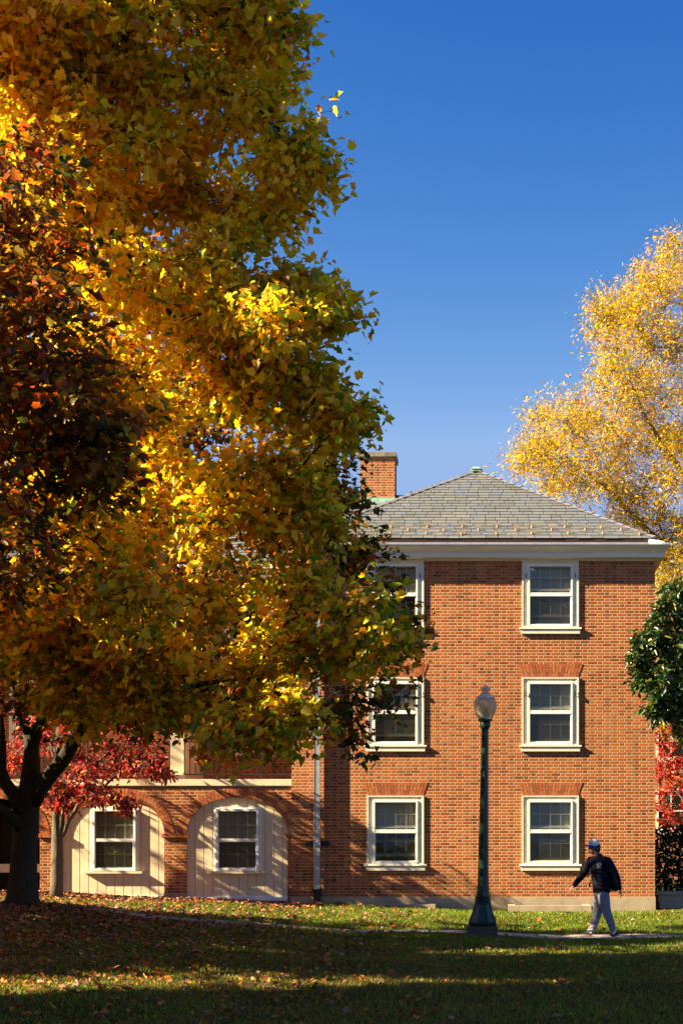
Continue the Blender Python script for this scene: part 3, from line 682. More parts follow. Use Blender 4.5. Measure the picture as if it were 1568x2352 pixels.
shear(b.build('base', 'lamp green', lamp, loc=(0, 0, 0)))
b = MB(); b.lathe([(rr(17), zz(2079)), (rr(19.5), zz(2077)), (rr(19.5), zz(2074)), (rr(17.5), zz(2072)), (rr(19), zz(2070)), (rr(19), zz(2067.5)), (rr(16.8), zz(2066)), (rr(18), zz(2063)), (rr(18), zz(2061)), (rr(15), zz(2059))], 24); shear(b.build('ring_moulding', 'lamp green', lamp, loc=(0, 0, 0), smooth=False))
b = MB(); n = 32; prof = [(16, 2059), (14.2, 2048), (13, 2030), (12.2, 2000), (11.2, 1930), (10.2, 1850), (9, 1760), (8.2, 1700), (8, 1676)]; vs = []
for r_, y_ in prof:
    for k in range(n):
        a = 2*math.pi*k/n; q = rr(r_)*(1-.07*abs(math.sin(4*a))**.5*(1 if k % 4 else .0)) ; vs.append((q*math.cos(a), q*math.sin(a), zz(y_)))
b.add(vs, [(i*n+k, i*n+(k+1) % n, (i+1)*n+(k+1) % n, (i+1)*n+k) for i in range(len(prof)-1) for k in range(n)]); shear(b.build('post', 'lamp green', lamp, loc=(0, 0, 0)))
b = MB(); b.lathe([(rr(8), zz(1678)), (rr(10), zz(1674)), (rr(12), zz(1670)), (rr(12.3), zz(1664)), (rr(11.5), zz(1662)), (rr(14), zz(1659)), (rr(17.5), zz(1658)), (rr(17.5), zz(1654)), (rr(13), zz(1653))], 24); shear(b.build('collar', 'lamp green', lamp, loc=(0, 0, 0)))
b = MB(); gp = [(14, 1655), (19, 1647), (23, 1638), (25.6, 1629), (26.2, 1621), (25, 1613), (21.5, 1606), (20, 1604)]
b.lathe([(rr(r_), zz(y_)) for r_, y_ in gp], 28, cap=False); shear(b.build('globe', 'lamp glass', lamp, loc=(0, 0, 0), smooth=True))
b = MB(); b.lathe([(rr(r_), zz(y_)) for r_, y_ in [(20, 1604.5), (18.5, 1601), (11, 1597), (8.5, 1594), (8.5, 1588), (11, 1585.5), (11, 1583.5), (8, 1581), (4, 1577), (0.5, 1575)]], 24, cap=False); shear(b.build('globe_cap', 'lamp glass', lamp, loc=(0, 0, 0), smooth=True))
b = MB(); b.lathe([(rr(21), zz(1605.5)), (rr(21.4), zz(1604)), (rr(20), zz(1602.5))], 24); shear(b.build('globe_band', 'white paint', lamp, loc=(0, 0, 0)))
b = MB(); b.lathe([(rr(9), zz(1654)), (rr(8), zz(1640)), (rr(5), zz(1636)), (rr(5), zz(1628))], 14); shear(b.build('socket', 'black iron', lamp, loc=(0, 0, 0)))
b = MB(); b.box(rr(9.6), rr(12.4), -.04, .03, zz(1993), zz(1988)); shear(b.build('inspection_tag', 'white paint', lamp, loc=(0, 0, 0)))

# ================================================================ foliage
def tmpl(half, fold=.18, curl=.15):
    """half outline from base to tip (x along, y sideways) -> verts, two polygons"""
    hv = [(x, y, fold*abs(y)-curl*x*x) for x, y in half]; m = len(half)
    vs = hv+[(x, -y, z) for x, y, z in hv[1:-1]]
    A = list(range(m)); B = [0]+[m+i for i in range(m-2)]+[m-1]
    return np.array(vs, float), [A, B[::-1]]
MAPLE = tmpl([(0, 0), (-.07, .26), (.15, .50), (.29, .33), (.58, .45), (.68, .22), (1, 0)], .28, .22)
OVAL = tmpl([(0, 0), (.22, .20), (.55, .25), (.85, .12), (1, 0)], .25, .18)
SLIM = (np.array([(0, 0, 0), (.45, .13, .03), (1, 0, -.08), (.45, -.13, .03)], float), [[0, 1, 2, 3]])
def leaf_mesh(name, pos, nrm, dirs, size, tint, tm, mat, parent=None):
    tv, tp = tm; N = len(pos); k = len(tv)
    nrm = nrm/np.linalg.norm(nrm, axis=1, keepdims=True)
    dirs = dirs-nrm*(dirs*nrm).sum(1, keepdims=True); dirs /= np.linalg.norm(dirs, axis=1, keepdims=True)+1e-9
    sd = np.cross(nrm, dirs)
    rv = np.random.default_rng(N+7); cu = rv.uniform(-.4, 2.6, (N, 1, 1)); wd = rv.uniform(.62, 1.12, (N, 1, 1)); tw = rv.normal(0, .25, (N, 1, 1))   # curl, width and twist differ from leaf to leaf
    V = pos[:, None, :]+size[:, None, None]*(tv[None, :, 0:1]*dirs[:, None, :]+wd*tv[None, :, 1:2]*sd[:, None, :]+(cu*tv[None, :, 2:3]+tw*tv[None, :, 1:2]*tv[None, :, 0:1])*nrm[:, None, :])
    li = np.concatenate([np.array(p) for p in tp]); lt = np.array([len(p) for p in tp])
    loops = (np.arange(N)[:, None]*k+li[None, :]).ravel(); tot = np.tile(lt, N); st = np.concatenate([[0], np.cumsum(tot)[:-1]])
    me = bpy.data.meshes.new(name); me.vertices.add(N*k); me.vertices.foreach_set('co', V.ravel().astype(np.float32))
    me.loops.add(len(loops)); me.loops.foreach_set('vertex_index', loops.astype(np.int32))
    me.polygons.add(len(st)); me.polygons.foreach_set('loop_start', st.astype(np.int32))
    try: me.polygons.foreach_set('loop_total', tot.astype(np.int32))
    except Exception: pass
    at_ = me.attributes.new('tint', 'FLOAT_COLOR', 'POINT'); c = np.ones((N, k, 4), np.float32); c[:, :, :3] = tint[:, None, :]; at_.data.foreach_set('color', c.ravel())
    me.update(calc_edges=True); me.materials.append(M[mat])
    o = bpy.data.objects.new(name, me); C.objects.link(o)
    if parent is not None: o.parent = parent; o.matrix_parent_inverse = Matrix.Translation(-Vector(wloc(parent)))
    return o
def pick(rng, n, cols, p, jit=.25):
    cols = np.array(cols); p = np.array(p, float)
    if p.ndim == 1: p = np.tile(p, (n, 1))
    p = p/p.sum(1, keepdims=True); cs = p.cumsum(1); i = (rng.random((n, 1)) > cs).sum(1).clip(0, len(cols)-1)
    t = cols[i]*(1+jit*(rng.random((n, 1))*2-1)); t[:, 1] *= 1+.15*(rng.random(n)*2-1); return t.clip(.003, .9)
def curve(a, b_, lift, r, n=7, jit=.17):
    a, b_ = Vector(a), Vector(b_); L = (b_-a).length; mid = (a+b_)/2+Vector((r.uniform(-jit, jit), r.uniform(-jit, jit), lift+r.uniform(-jit, jit)*.5))*L
    return [a*(1-t)**2+mid*2*t*(1-t)+b_*t*t for t in [i/(n-1) for i in range(n)]]
def tree(name, label, cat, base, trunks, clumps, nb, ntw, nl, leaf, size, tintf, bark, lmat, seed, spread=.10, limb_r=.07, up=.6, sunb=.25, group=None, starts=None, lift=.12, twl=(.25, .55), droop=.2):
    r = random.Random(seed); rng = np.random.default_rng(seed)
    root = empty(name, base, label, cat, group); wb = MB(); sp = []; dr = []
    for pts, rad in trunks: wb.tube(pts, rad, 12)
    starts = starts or [trunks[0][0][-1]]
    # every limb grows from the nearest limb already there, so boughs fork instead of fanning from one point
    nodes = [(Vector(q), -1, 0) for q in starts]; limbs = []; order = sorted(range(len(clumps)), key=lambda i: min((Vector(q)-Vector(clumps[i][0])).length for q in starts))
    for li_, ci in enumerate(order):
        c = Vector(clumps[ci][0]); s0 = min(nodes, key=lambda q: (q[0]-c).length+.22*q[2])
        lim = curve(s0[0], c, lift*.8, r, 9); limbs.append((ci, s0[1], lim)); L = (c-s0[0]).length
        nodes += [(lim[k], li_, s0[2]+L*k/8) for k in (3, 5, 7)]
    desc = [1]*len(limbs)
    for li_ in range(len(limbs)-1, -1, -1):
        if limbs[li_][1] >= 0: desc[limbs[li_][1]] += desc[li_]
    for li_, (ci, par, lim) in enumerate(limbs):
        c, rd, wgt = clumps[ci]; c = Vector(c); r0 = min(limb_r, .011*math.sqrt(desc[li_]+1)); r1 = max(.006, r0*.35)
        wb.tube(lim, [r0+(r1-r0)*i/8 for i in range(9)], 6, cap=False)
        for k in range(max(1, int(nb*wgt))):
            t = r.uniform(.45, 1)**.6; i = min(7, int(t*8)); p0 = lim[i].lerp(lim[i+1], t*8-i)
            while True:
                q = Vector((r.uniform(-1, 1), r.uniform(-1, 1), r.uniform(-1, 1)))
                if .12 < q.length < 1: break
            q = q*(q.length**-.45); p1 = c+Vector((q.x*rd[0], q.y*rd[1], q.z*rd[2]))
            br = curve(p0, p1, .05, r, 5); wb.tube(br, [.009, .008, .006, .005, .003], 4, cap=False)
            for m in range(ntw):
                t2 = r.uniform(.25, 1); i2 = min(3, int(t2*4)); a0 = br[i2].lerp(br[i2+1], t2*4-i2)
                d = Vector((r.gauss(0, 1), r.gauss(0, 1), r.gauss(0, .7))).normalized()+(p1-p0).normalized()*.7; d = d.normalized()*r.uniform(*twl)
                a1 = a0+d-Vector((0, 0, droop*.15)); wb.tube([a0, (a0+a1)/2+Vector((0, 0, .03)), a1], [.004, .003, .002], 3, cap=False)
                for z in range(nl):
                    t3 = r.random()**.7; sp.append(a0.lerp(a1, t3)); dr.append(d)
    trunk = wb.build('trunk', bark, root, smooth=True)
    P = np.array([tuple(v) for v in sp]); D = np.array([tuple(v) for v in dr]); N = len(P)
    P = P+rng.normal(0, spread, (N, 3))*np.array([1, 1, .8])
    nr = rng.normal(0, 1, (N, 3)); nr[:, 2] = np.abs(nr[:, 2])*1.0+up; nr = nr+sunb*np.array(tuple(SUN)); dd = D/np.linalg.norm(D, axis=1, keepdims=True)+rng.normal(0, .8, (N, 3)); dd[:, 2] -= droop*2
    sz = size*(1+.45*(rng.random(N)*2-1))
    leaf_mesh('crown', P, nr, dd, sz, tintf(rng, P), leaf, lmat, root)
    return root
def vnoise(P, s, seed):      # cheap smooth noise for colour drifts through a crown
    q = P*s+seed; return (np.sin(q[:, 0]+1.3*np.sin(q[:, 1]*1.1))+np.sin(q[:, 1]*.9+1.7*np.sin(q[:, 2]))+np.sin(q[:, 2]*1.2+q[:, 0]*.7))/3

# --- the big yellow maple whose crown fills the upper left
YEL, ORA, GRN, BRN, LIM = (.88, .62, .03), (.82, .42, .015), (.20, .29, .015), (.42, .18, .015), (.62, .60, .03)
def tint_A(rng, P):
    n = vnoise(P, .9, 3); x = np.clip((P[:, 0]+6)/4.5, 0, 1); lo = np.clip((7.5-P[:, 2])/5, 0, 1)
    p = np.stack([.50-.16*x-.14*lo+.12*n, .38-.12*x-.08*n, .03+.15*x+.18*lo-.06*n, .05+.22*lo+0*x, .14+.12*x+0*n], 1).clip(.02)  # more green and brown low down: shade under the crown put into leaf colour
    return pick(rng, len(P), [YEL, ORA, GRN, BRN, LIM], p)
AX, AY = -8.3, 17.0
# outline of the right side of the crown
profA = [(pxx, pyy) for pxx, pyy in ((560, -900), (600, -500), (630, -250), (640, 0), (655, 130), (640, 260), (715, 350), (745, 400), (660, 480), (600, 560), (560, 610), (640, 660), (790, 705), (790, 740), (720, 790), (730, 850), (750, 900), (800, 940), (775, 980), (730, 1040), (730, 1120), (780, 1200), (820, 1300), (850, 1400), (850, 1460), (800, 1560), (700, 1630), (640, 1680), (500, 1700))]
profA = [(a-(72 if b_ < 1050 else 45 if b_ < 1250 else 14), b_) for a, b_ in profA]
pz = [HC+(PY-b_)/F*AY for a, b_ in profA][::-1]; pxr = [(a-PX)/F*AY for a, b_ in profA][::-1]
ra = random.Random(11); clA = []
def okA(x, y, z, m=0):
    if z < 2.6 or z > 15.2: return False
    xr = np.interp(z, pz, pxr)-m; rx = xr-AX; ry = min(3.3, .55*rx)*(.55 if z < 4 else 1); rz = 1 if z < 12 else max(.1, (15.6-z)/3.6)
    q = (x-AX)/(rx*(.5+.5*rz) if z > 12 else rx); t = (y-AY)/ry
    return (abs(q)**3.2+abs(t)**2.4) < 1
while len(clA) < 98:
    x, y, z = ra.uniform(-13.5, -1), ra.uniform(12, 22), ra.uniform(3.0, 15)
    rd = ra.uniform(.55, .95)
    if not okA(x, y, z, rd*.75+.30): continue
    if abs(x-AX) < 3.0 and abs(y-AY) < 1.8 and z < 10: continue
    if (x < -6.9 and ra.random() < .9) or (z > 11.8 and ra.random() < .75): continue
    if 7.0 < z < 8.1 and x > -3.6: continue
    clA.append(((x, y, z), (rd, rd, rd*.62), 1.0 if x > -7 else .35))
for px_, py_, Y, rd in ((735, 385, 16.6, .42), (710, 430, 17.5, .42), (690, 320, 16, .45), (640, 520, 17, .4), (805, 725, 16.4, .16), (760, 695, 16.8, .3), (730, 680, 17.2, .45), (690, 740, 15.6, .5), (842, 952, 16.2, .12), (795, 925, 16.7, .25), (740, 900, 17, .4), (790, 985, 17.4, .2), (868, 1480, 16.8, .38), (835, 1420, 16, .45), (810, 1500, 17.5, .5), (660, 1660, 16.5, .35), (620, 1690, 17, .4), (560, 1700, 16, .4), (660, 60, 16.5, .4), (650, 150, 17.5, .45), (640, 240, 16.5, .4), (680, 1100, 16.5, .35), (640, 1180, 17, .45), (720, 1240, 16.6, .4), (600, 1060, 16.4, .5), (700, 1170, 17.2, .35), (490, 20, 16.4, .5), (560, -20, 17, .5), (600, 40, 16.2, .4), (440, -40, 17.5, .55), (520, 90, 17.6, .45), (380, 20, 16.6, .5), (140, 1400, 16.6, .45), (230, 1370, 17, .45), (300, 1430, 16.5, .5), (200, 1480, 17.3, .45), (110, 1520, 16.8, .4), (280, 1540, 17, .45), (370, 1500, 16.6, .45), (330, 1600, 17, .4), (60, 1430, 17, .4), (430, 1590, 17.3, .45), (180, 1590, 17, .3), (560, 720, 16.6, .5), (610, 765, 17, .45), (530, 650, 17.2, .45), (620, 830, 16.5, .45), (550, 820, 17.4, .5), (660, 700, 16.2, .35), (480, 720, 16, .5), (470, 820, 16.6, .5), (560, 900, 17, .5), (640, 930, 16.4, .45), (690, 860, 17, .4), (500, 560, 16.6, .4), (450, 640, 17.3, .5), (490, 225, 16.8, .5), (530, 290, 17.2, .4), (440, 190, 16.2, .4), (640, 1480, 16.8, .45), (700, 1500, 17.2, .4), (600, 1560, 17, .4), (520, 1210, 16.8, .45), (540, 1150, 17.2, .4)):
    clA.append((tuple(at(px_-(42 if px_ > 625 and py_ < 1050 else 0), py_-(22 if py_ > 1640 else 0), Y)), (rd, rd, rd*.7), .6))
tA = [Vector((AX-.3, AY, gz(AX, AY)-.1)), Vector((AX-.2, AY, 1.5)), Vector((AX, AY, 3.2)), Vector((AX+.1, AY, 5.5)), Vector((AX, AY, 8.5)), Vector((AX-.1, AY, 12))]
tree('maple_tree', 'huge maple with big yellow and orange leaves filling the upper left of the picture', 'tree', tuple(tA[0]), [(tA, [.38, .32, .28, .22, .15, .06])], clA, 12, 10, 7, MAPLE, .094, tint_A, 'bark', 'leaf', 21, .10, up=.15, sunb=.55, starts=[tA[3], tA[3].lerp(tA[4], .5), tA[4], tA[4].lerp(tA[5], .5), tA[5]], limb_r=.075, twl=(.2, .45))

# --- the red maple with the dark trunk at the left
RB, RR, DG = (.17, .045, .018), (.48, .085, .018), (.055, .075, .018)
def tint_B(rng, P):
    n = vnoise(P, 1.1, 8); rt = np.clip((P[:, 0]+5)/2.5, 0, 1); p = np.stack([.38+.1*n-.20*rt, .14+.06*n-.09*rt, .24-.1*n+.34*rt, .17+0*n, .08+.05*rt], 1).clip(.02)
    return pick(rng, len(P), [RB, RR, DG, (.36, .15, .015), (.50, .33, .02)], p)
YB = 25.2
cB = lambda cx, cy_, Y=YB: at(cx*.2198, 1579+.2198*cy_, Y)
trB = [([cB(238, 2290), cB(238, 2200), cB(245, 2000), cB(255, 1700), cB(275, 1400), cB(300, 1180, 25.1), cB(325, 900, 25.0), cB(335, 620, 24.9), cB(300, 480, 24.8)], [.36, .29, .245, .225, .23, .20, .165, .13, .10]),
       ([cB(300, 480, 24.8), cB(230, 330, 24.7), cB(170, 200, 24.5), cB(120, -150, 24.3)], [.085, .065, .05, .03]),
       ([cB(330, 640, 24.9), cB(400, 430, 24.8), cB(500, 250, 24.5), cB(640, -20, 24.0), cB(760, -500, 23.5)], [.11, .10, .085, .06, .03]),
       ([cB(350, 1200, 25.1), cB(430, 1040, 25.0), cB(540, 900, 24.8), cB(660, 760, 24.6), cB(780, 560, 24.3), cB(880, 380, 24.0), cB(1100, 180, 23.6), cB(1700, -100, 23)], [.15, .15, .135, .125, .115, .09, .06, .03]),
       ([cB(240, 1340, 25.1), cB(150, 1120, 25.0), cB(60, 1000, 24.9), cB(15, 860, 24.8), cB(20, 600, 24.7), cB(0, 300, 24.5)], [.13, .125, .11, .09, .08, .06]),
       ([cB(250, 1500, 25.1), cB(150, 1370, 25.0), cB(40, 1290, 24.8), cB(-150, 1150, 24.5), cB(-300, 700, 24)], [.12, .11, .09, .08, .05]),
       ([cB(540, 880, 24.8), cB(600, 700, 24.7), cB(650, 560, 24.9)], [.05, .035, .02]),
       ([cB(460, 560, 24.9), cB(600, 540, 24.7), cB(760, 480, 24.3), cB(950, 200, 24)], [.03, .03, .025, .015])]
rb = random.Random(5); clB = []
while len(clB) < 85:
    x, y, z = rb.uniform(-13, -2.4), rb.uniform(20.9, 26.2), rb.uniform(3.6, 11.5)
    rd = rb.uniform(.6, 1.0); zt = 11.5; rx = 5.6*(1-max(0, (z-5)/8)**1.6)*(1 if z > 4.4 else .8)
    if z > 4.8 and y > 25.3: continue
    if ((x+7.4)/rx)**2+((y-22.8)/3.6)**2 > 1: continue
    if z < 4.4 and x < -4.5: continue
    clB.append(((x, y, z), (rd, rd, rd*.6), .8))
for px_, py_, Y, rd in ((790, 1060, 23, .38), (760, 1020, 23.5, .35), (815, 1150, 23, .3), (780, 1130, 24, .45), (740, 1060, 23, .5), (740, 1150, 24, .5), (880, 1270, 23.5, .35), (850, 1300, 24, .5), (920, 1350, 23, .4), (950, 1430, 23.5, .32), (930, 1490, 23, .4), (880, 1540, 23.5, .5), (900, 1600, 24, .35), (830, 1620, 23.5, .45), (850, 1690, 23.4, .25), (800, 1660, 24, .4), (770, 1600, 23, .5), (720, 1640, 23.5, .5), (560, 1640, 23, .5), (600, 1700, 23.4, .35), (480, 1620, 24, .5), (60, 1540, 23, .5), (130, 1590, 23.5, .45), (220, 1560, 23, .55), (300, 1600, 23.5, .5), (380, 1580, 23, .55), (420, 1640, 23.6, .4), (330, 1650, 23.2, .35), (170, 1530, 23, .5), (20, 1600, 23.5, .35), (450, 1560, 23, .5), (260, 1630, 24, .35), (150, 1400, 22.5, .6), (230, 1440, 23, .6), (90, 1450, 22.5, .5), (300, 1460, 23, .55), (190, 1500, 22.5, .5), (50, 1390, 23, .6), (360, 1500, 23, .5), (130, 1480, 23.5, .5)):
    if px_ > 700: rd *= .8
    clB.append((tuple(at(px_-(18 if px_ > 700 else 0), py_, Y)), (rd, rd, rd*.6), .32 if px_ > 700 else .55))
tree('red_maple', 'broad maple with dark red-brown leaves and a forked dark trunk at the left', 'tree', tuple(cB(238, 2230)), trB, clB, 10, 8, 5, MAPLE, .105, tint_B, 'bark', 'leaf', 31, .09,
     starts=[trB[0][0][-1], trB[1][0][-1], trB[2][0][-1], trB[2][0][-2], trB[3][0][-1], trB[3][0][-2], trB[3][0][-3], trB[4][0][-1], trB[5][0][-1]])

# --- dark maple reaching in from the left edge, in front of the yellow one
def tint_C(rng, P):
    n = vnoise(P, 1.3, 1); p = np.stack([.20+.1*n, .13+.06*n, .18-.1*n, .30+0*n, .20+0*n], 1).clip(.02)
    return pick(rng, len(P), [RB, RR, DG, (.36, .15, .015), (.50, .33, .02)], p)
clC = []; rc = random.Random(3)
for px_, py_, Y, rd in ((10, 330, 13.5, .35), (40, 420, 13.2, .5), (-60, 380, 14, .8), (60, 520, 13, .55), (120, 600, 13.4, .5), (20, 620, 13, .7), (150, 700, 13.6, .5), (90, 760, 13, .65), (190, 820, 13.2, .5), (120, 880, 13.5, .7), (30, 860, 12.8, .7), (230, 930, 13.4, .5), (300, 990, 13.2, .4), (250, 1030, 13.6, .5), (330, 1040, 13.3, .3), (180, 1010, 13, .6), (80, 1040, 13.3, .7), (150, 1130, 13.4, .6), (60, 1180, 13, .6), (210, 1110, 13.7, .3), (-80, 700, 13.4, 1.), (-100, 1000, 13.2, 1.), (-250, 800, 13.5, 1.1), (-250, 1100, 13.5, 1.1), (-200, 500, 13.5, 1.), (20, 1300, 13.5, .5), (100, 1280, 14, .45)):
    clC.append((tuple(at(px_-(.22*max(0, px_)), py_, Y)), (rd, rd, rd*.7), .58*min(1, rd*1.6)))
tC = [Vector((-7.6, 13.2, gz(-7.6, 13.2)-.1)), Vector((-7.5, 13.2, 2)), Vector((-7.4, 13.2, 4)), Vector((-7.2, 13.2, 6.5)), Vector((-7, 13.2, 8.5))]
tree('dark_maple', 'maple with small dark red leaves at the left edge, before the yellow crown', 'tree', tuple(tC[0]), [(tC, [.22, .18, .15, .11, .05])], clC, 11, 9, 6, MAPLE, .085, tint_C, 'bark', 'leaf', 41, .08, starts=tC[2:])

# --- trees standing left of the picture: they throw the shade on the lawn
def tint_S(rng, P): return pick(rng, len(P), [YEL, ORA, GRN, BRN], [.2, .3, .3, .2])
SHADE = [(-11.2, 5.4, 9, 2.5), (-11.4, 10.6, 9.2, 2.65), (-11.6, 17.0, 9.2, 2.6), (-17.5, 8.6, 16.5, 2.8), (-16.5, 29.6, 11, 2.5), (-14.6, 23.7, 7.5, 1.7), (-13.0, 20.7, 8, 1.3)]
for i, (x, y, h_, rd) in enumerate(SHADE):
    rs = random.Random(60+i); cl = []
    while len(cl) < (38 if i < 4 else 15 if i == 4 else 24):
        q = Vector((rs.uniform(-1, 1), rs.uniform(-1, 1), rs.uniform(-1, 1)))
        if q.length > 1: continue
        cl.append(((x+q.x*rd, y+q.y*rd, h_*.58+q.z*h_*.42), (1.1, 1.1, .9), 1))
    t = [Vector((x, y, -.1)), Vector((x+.1, y, 2)), Vector((x, y+.1, 4)), Vector((x, y, h_*.6))]
    tree('shade_tree', 'tall autumn tree standing on the lawn to the left of the yellow maple', 'tree', tuple(t[0]), [(t, [.35, .3, .25, .12])], cl, 1 if i == 4 else 8, 8, 5, OVAL, .16 if i == 4 else .30, tint_S, 'bark', 'leaf', 70+i, .2, group='lawn trees left of the yellow maple', starts=t[2:], twl=(.4, .9))

# --- small red dogwood before the arcade
def tint_D(rng, P):
    return pick(rng, len(P), [(.40, .03, .05), (.22, .015, .03), (.42, .08, .04), (.32, .16, .03), (.09, .015, .02), (.50, .16, .18)], [.34, .22, .10, .06, .14, .14])
YD = 30.3
cD = lambda cx, cy_, Y=YD: at(cx*.2198, 1579+.2198*cy_, Y)
trD = [([cD(590, 2240), cD(595, 2050), cD(600, 1800), cD(600, 1600), cD(590, 1450), cD(580, 1250), cD(560, 1100), cD(545, 930)], [.15, .135, .13, .12, .085, .065, .05, .035]),
       ([cD(615, 1600), cD(640, 1450), cD(660, 1300), cD(700, 1180), cD(760, 1080), cD(850, 980)], [.075, .065, .055, .045, .035, .02]),
       ([cD(620, 1580), cD(680, 1500), cD(715, 1390), cD(790, 1290), cD(835, 1180), cD(845, 1080), cD(1000, 1060)], [.06, .055, .05, .045, .035, .03, .015]),
       ([cD(610, 1480), cD(620, 1300), cD(600, 1100), cD(560, 700), cD(520, 560)], [.05, .04, .035, .025, .015]),
       ([cD(560, 1100), cD(430, 900), cD(300, 800), cD(150, 720)], [.04, .03, .025, .015])]
clD = []
for px_, py_, rd in ((20, 1740, .42), (60, 1700, .4), (40, 1760, .35), (120, 1700, .4), (130, 1640, .45), (140, 1800, .35), (180, 1790, .4), (170, 1740, .42), (220, 1760, .45), (210, 1820, .30), (260, 1720, .5), (300, 1760, .4), (340, 1740, .4), (370, 1770, .25), (320, 1700, .5), (250, 1830, .22), (290, 1840, .12), (150, 1840, .18), (115, 1830, .2), (200, 1690, .5), (90, 1650, .4), (240, 1660, .5), (330, 1640, .4), (150, 1580, .5), (230, 1560, .5), (300, 1590, .4), (110, 1530, .4)):
    for dy in (-.5, .35): clD.append((tuple(at(px_, py_, YD+dy)), (rd, rd*1.1, rd*.55), .8))
tree('dogwood', 'small dogwood with crimson leaves and a pale slender trunk before the arcade', 'tree', tuple(cD(590, 2200)), trD, clD, 6, 6, 5, OVAL, .105, tint_D, 'pale bark', 'leaf', 51, .05, limb_r=.03, up=.2, starts=[trD[0][0][-1], trD[1][0][-1], trD[1][0][-2], trD[2][0][-1], trD[2][0][-2], trD[3][0][-1], trD[4][0][-1], trD[4][0][-2]], twl=(.12, .3), droop=.6)

# --- willow oak behind the building on the right
def tint_O(rng, P):
    n = vnoise(P, .8, 2); p = np.stack([.36+.08*n, .28-.08*n, .20-.10*n, .10+0*n, .08+0*n], 1).clip(.02)
    return pick(rng, len(P), [(.62, .41, .004), (.54, .27, .004), (.25, .31, .010), (.30, .14, .012), (.48, .42, .03)], p)
YO = 48; clO = []; ro = random.Random(8)
for px_, py_, rp in ((1545, 620, 40), (1500, 650, 40), (1530, 700, 60), (1435, 690, 30), (1400, 710, 38), (1385, 730, 28), (1450, 740, 50), (1500, 790, 60), (1570, 800, 70), (1420, 800, 36), (1400, 850, 26), (1460, 860, 55), (1540, 900, 70), (1420, 920, 40), (1480, 950, 60), (1400, 980, 45), (1345, 950, 24), (1300, 965, 28), (1250, 960, 20), (1320, 1000, 42), (1260, 1010, 40), (1215, 1030, 26), (1240, 1060, 32), (1300, 1060, 46), (1370, 1050, 55), (1440, 1030, 60), (1520, 1020, 70), (1590, 1000, 80), (1270, 1105, 24), (1330, 1120, 36), (1400, 1130, 50), (1480, 1120, 60), (1560, 1110, 70), (1450, 1190, 46), (1520, 1200, 60), (1590, 1220, 70), (1525, 1270, 40), (1515, 1340, 36), (1512, 1400, 34), (1515, 1470, 34), (1512, 1540, 30), (1530, 1600, 36), (1515, 1640, 22), (1470, 640, 16), (1362, 770, 16), (1205, 1060, 13), (1195, 1030, 12), (1232, 950, 12), (1268, 935, 12), (1318, 925, 13), (1380, 900, 16), (1530, 590, 22), (1560, 560, 24), (1245, 1118, 14), (1530, 1290, 45), (1580, 1330, 60), (1560, 1400, 60), (1540, 1480, 40), (1620, 1450, 70), (1580, 1560, 60), (1640, 700, 80), (1680, 900, 90), (1700, 1100, 90), (1620, 600, 60), (1700, 1300, 90)):
    for k in range(2):
        Y = YO+ro.uniform(-2.5, 2.5); rd = rp/68*1.05
        clO.append((tuple(at(px_, py_, Y)), (rd, rd*1.3, rd*.75), rd*1.15))
tO = [at(1690, 2080, YO), at(1680, 1800, YO), at(1660, 1500, YO), at(1650, 1300, YO), at(1640, 1050, YO), at(1620, 800, YO)]
lO = [([at(1650, 1350, YO), at(1580, 1290, YO-.3), at(1493, 1227, YO-.6), at(1440, 1170, YO-.8), at(1380, 1110, YO-1), at(1300, 1050, YO-1)], [.2, .15, .12, .09, .06, .03]), ([at(1650, 1200, YO), at(1560, 1080, YO-.5), at(1480, 960, YO-.8), at(1440, 860, YO-1)], [.14, .1, .07, .03])]
tree('willow_oak', 'tall oak with fine golden leaves rising behind the right end of the slate roof', 'tree', tuple(tO[0]), [(tO, [.45, .4, .34, .28, .2, .1])]+lO, clO, 9, 8, 12, SLIM, .145, tint_O, 'pale bark', 'leaf', 61, .13, limb_r=.09, up=.1, starts=[tO[3], tO[4], tO[5], lO[0][0][-1], lO[0][0][-2], lO[0][0][-3], lO[1][0][-1], lO[1][0][-2]], twl=(.4, 1.0), lift=.05)

# --- glossy magnolia at the right edge
def tint_M(rng, P): return pick(rng, len(P), [(.022, .058, .010), (.04, .085, .014), (.08, .12, .016), (.38, .27, .03), (.12, .06, .025)], [.46, .32, .12, .04, .06])
YM_ = 29.2; clM = []
for px_, py_, rp in ((1555, 1360, 34), (1520, 1400, 30), (1560, 1420, 40), (1500, 1450, 30), (1475, 1480, 20), (1540, 1480, 45), (1460, 1510, 14), (1480, 1540, 24), (1475, 1565, 18), (1520, 1550, 40), (1560, 1560, 46), (1510, 1610, 22), (1497, 1640, 14), (1530, 1600, 26), (1555, 1640, 28), (1575, 1690, 22), (1600, 1400, 60), (1610, 1500, 70), (1620, 1600, 60), (1640, 1340, 60)):
    for dy in (-.5, .5): clM.append((tuple(at(px_+8, py_, YM_+dy)), (rp/112, rp/100, rp/125), .45+rp/60))
tM = [at(1680, 2090, YM_), at(1670, 1850, YM_), at(1660, 1600, YM_), at(1650, 1400, YM_)]
tree('magnolia', 'magnolia with large glossy dark green leaves overlapping the right edge of the facade', 'tree', tuple(tM[0]), [(tM, [.16, .13, .1, .05])], clM, 6, 5, 7, OVAL, .145, tint_M, 'bark', 'glossy leaf', 71, .05, limb_r=.04, starts=tM[1:], twl=(.1, .25), up=.3)

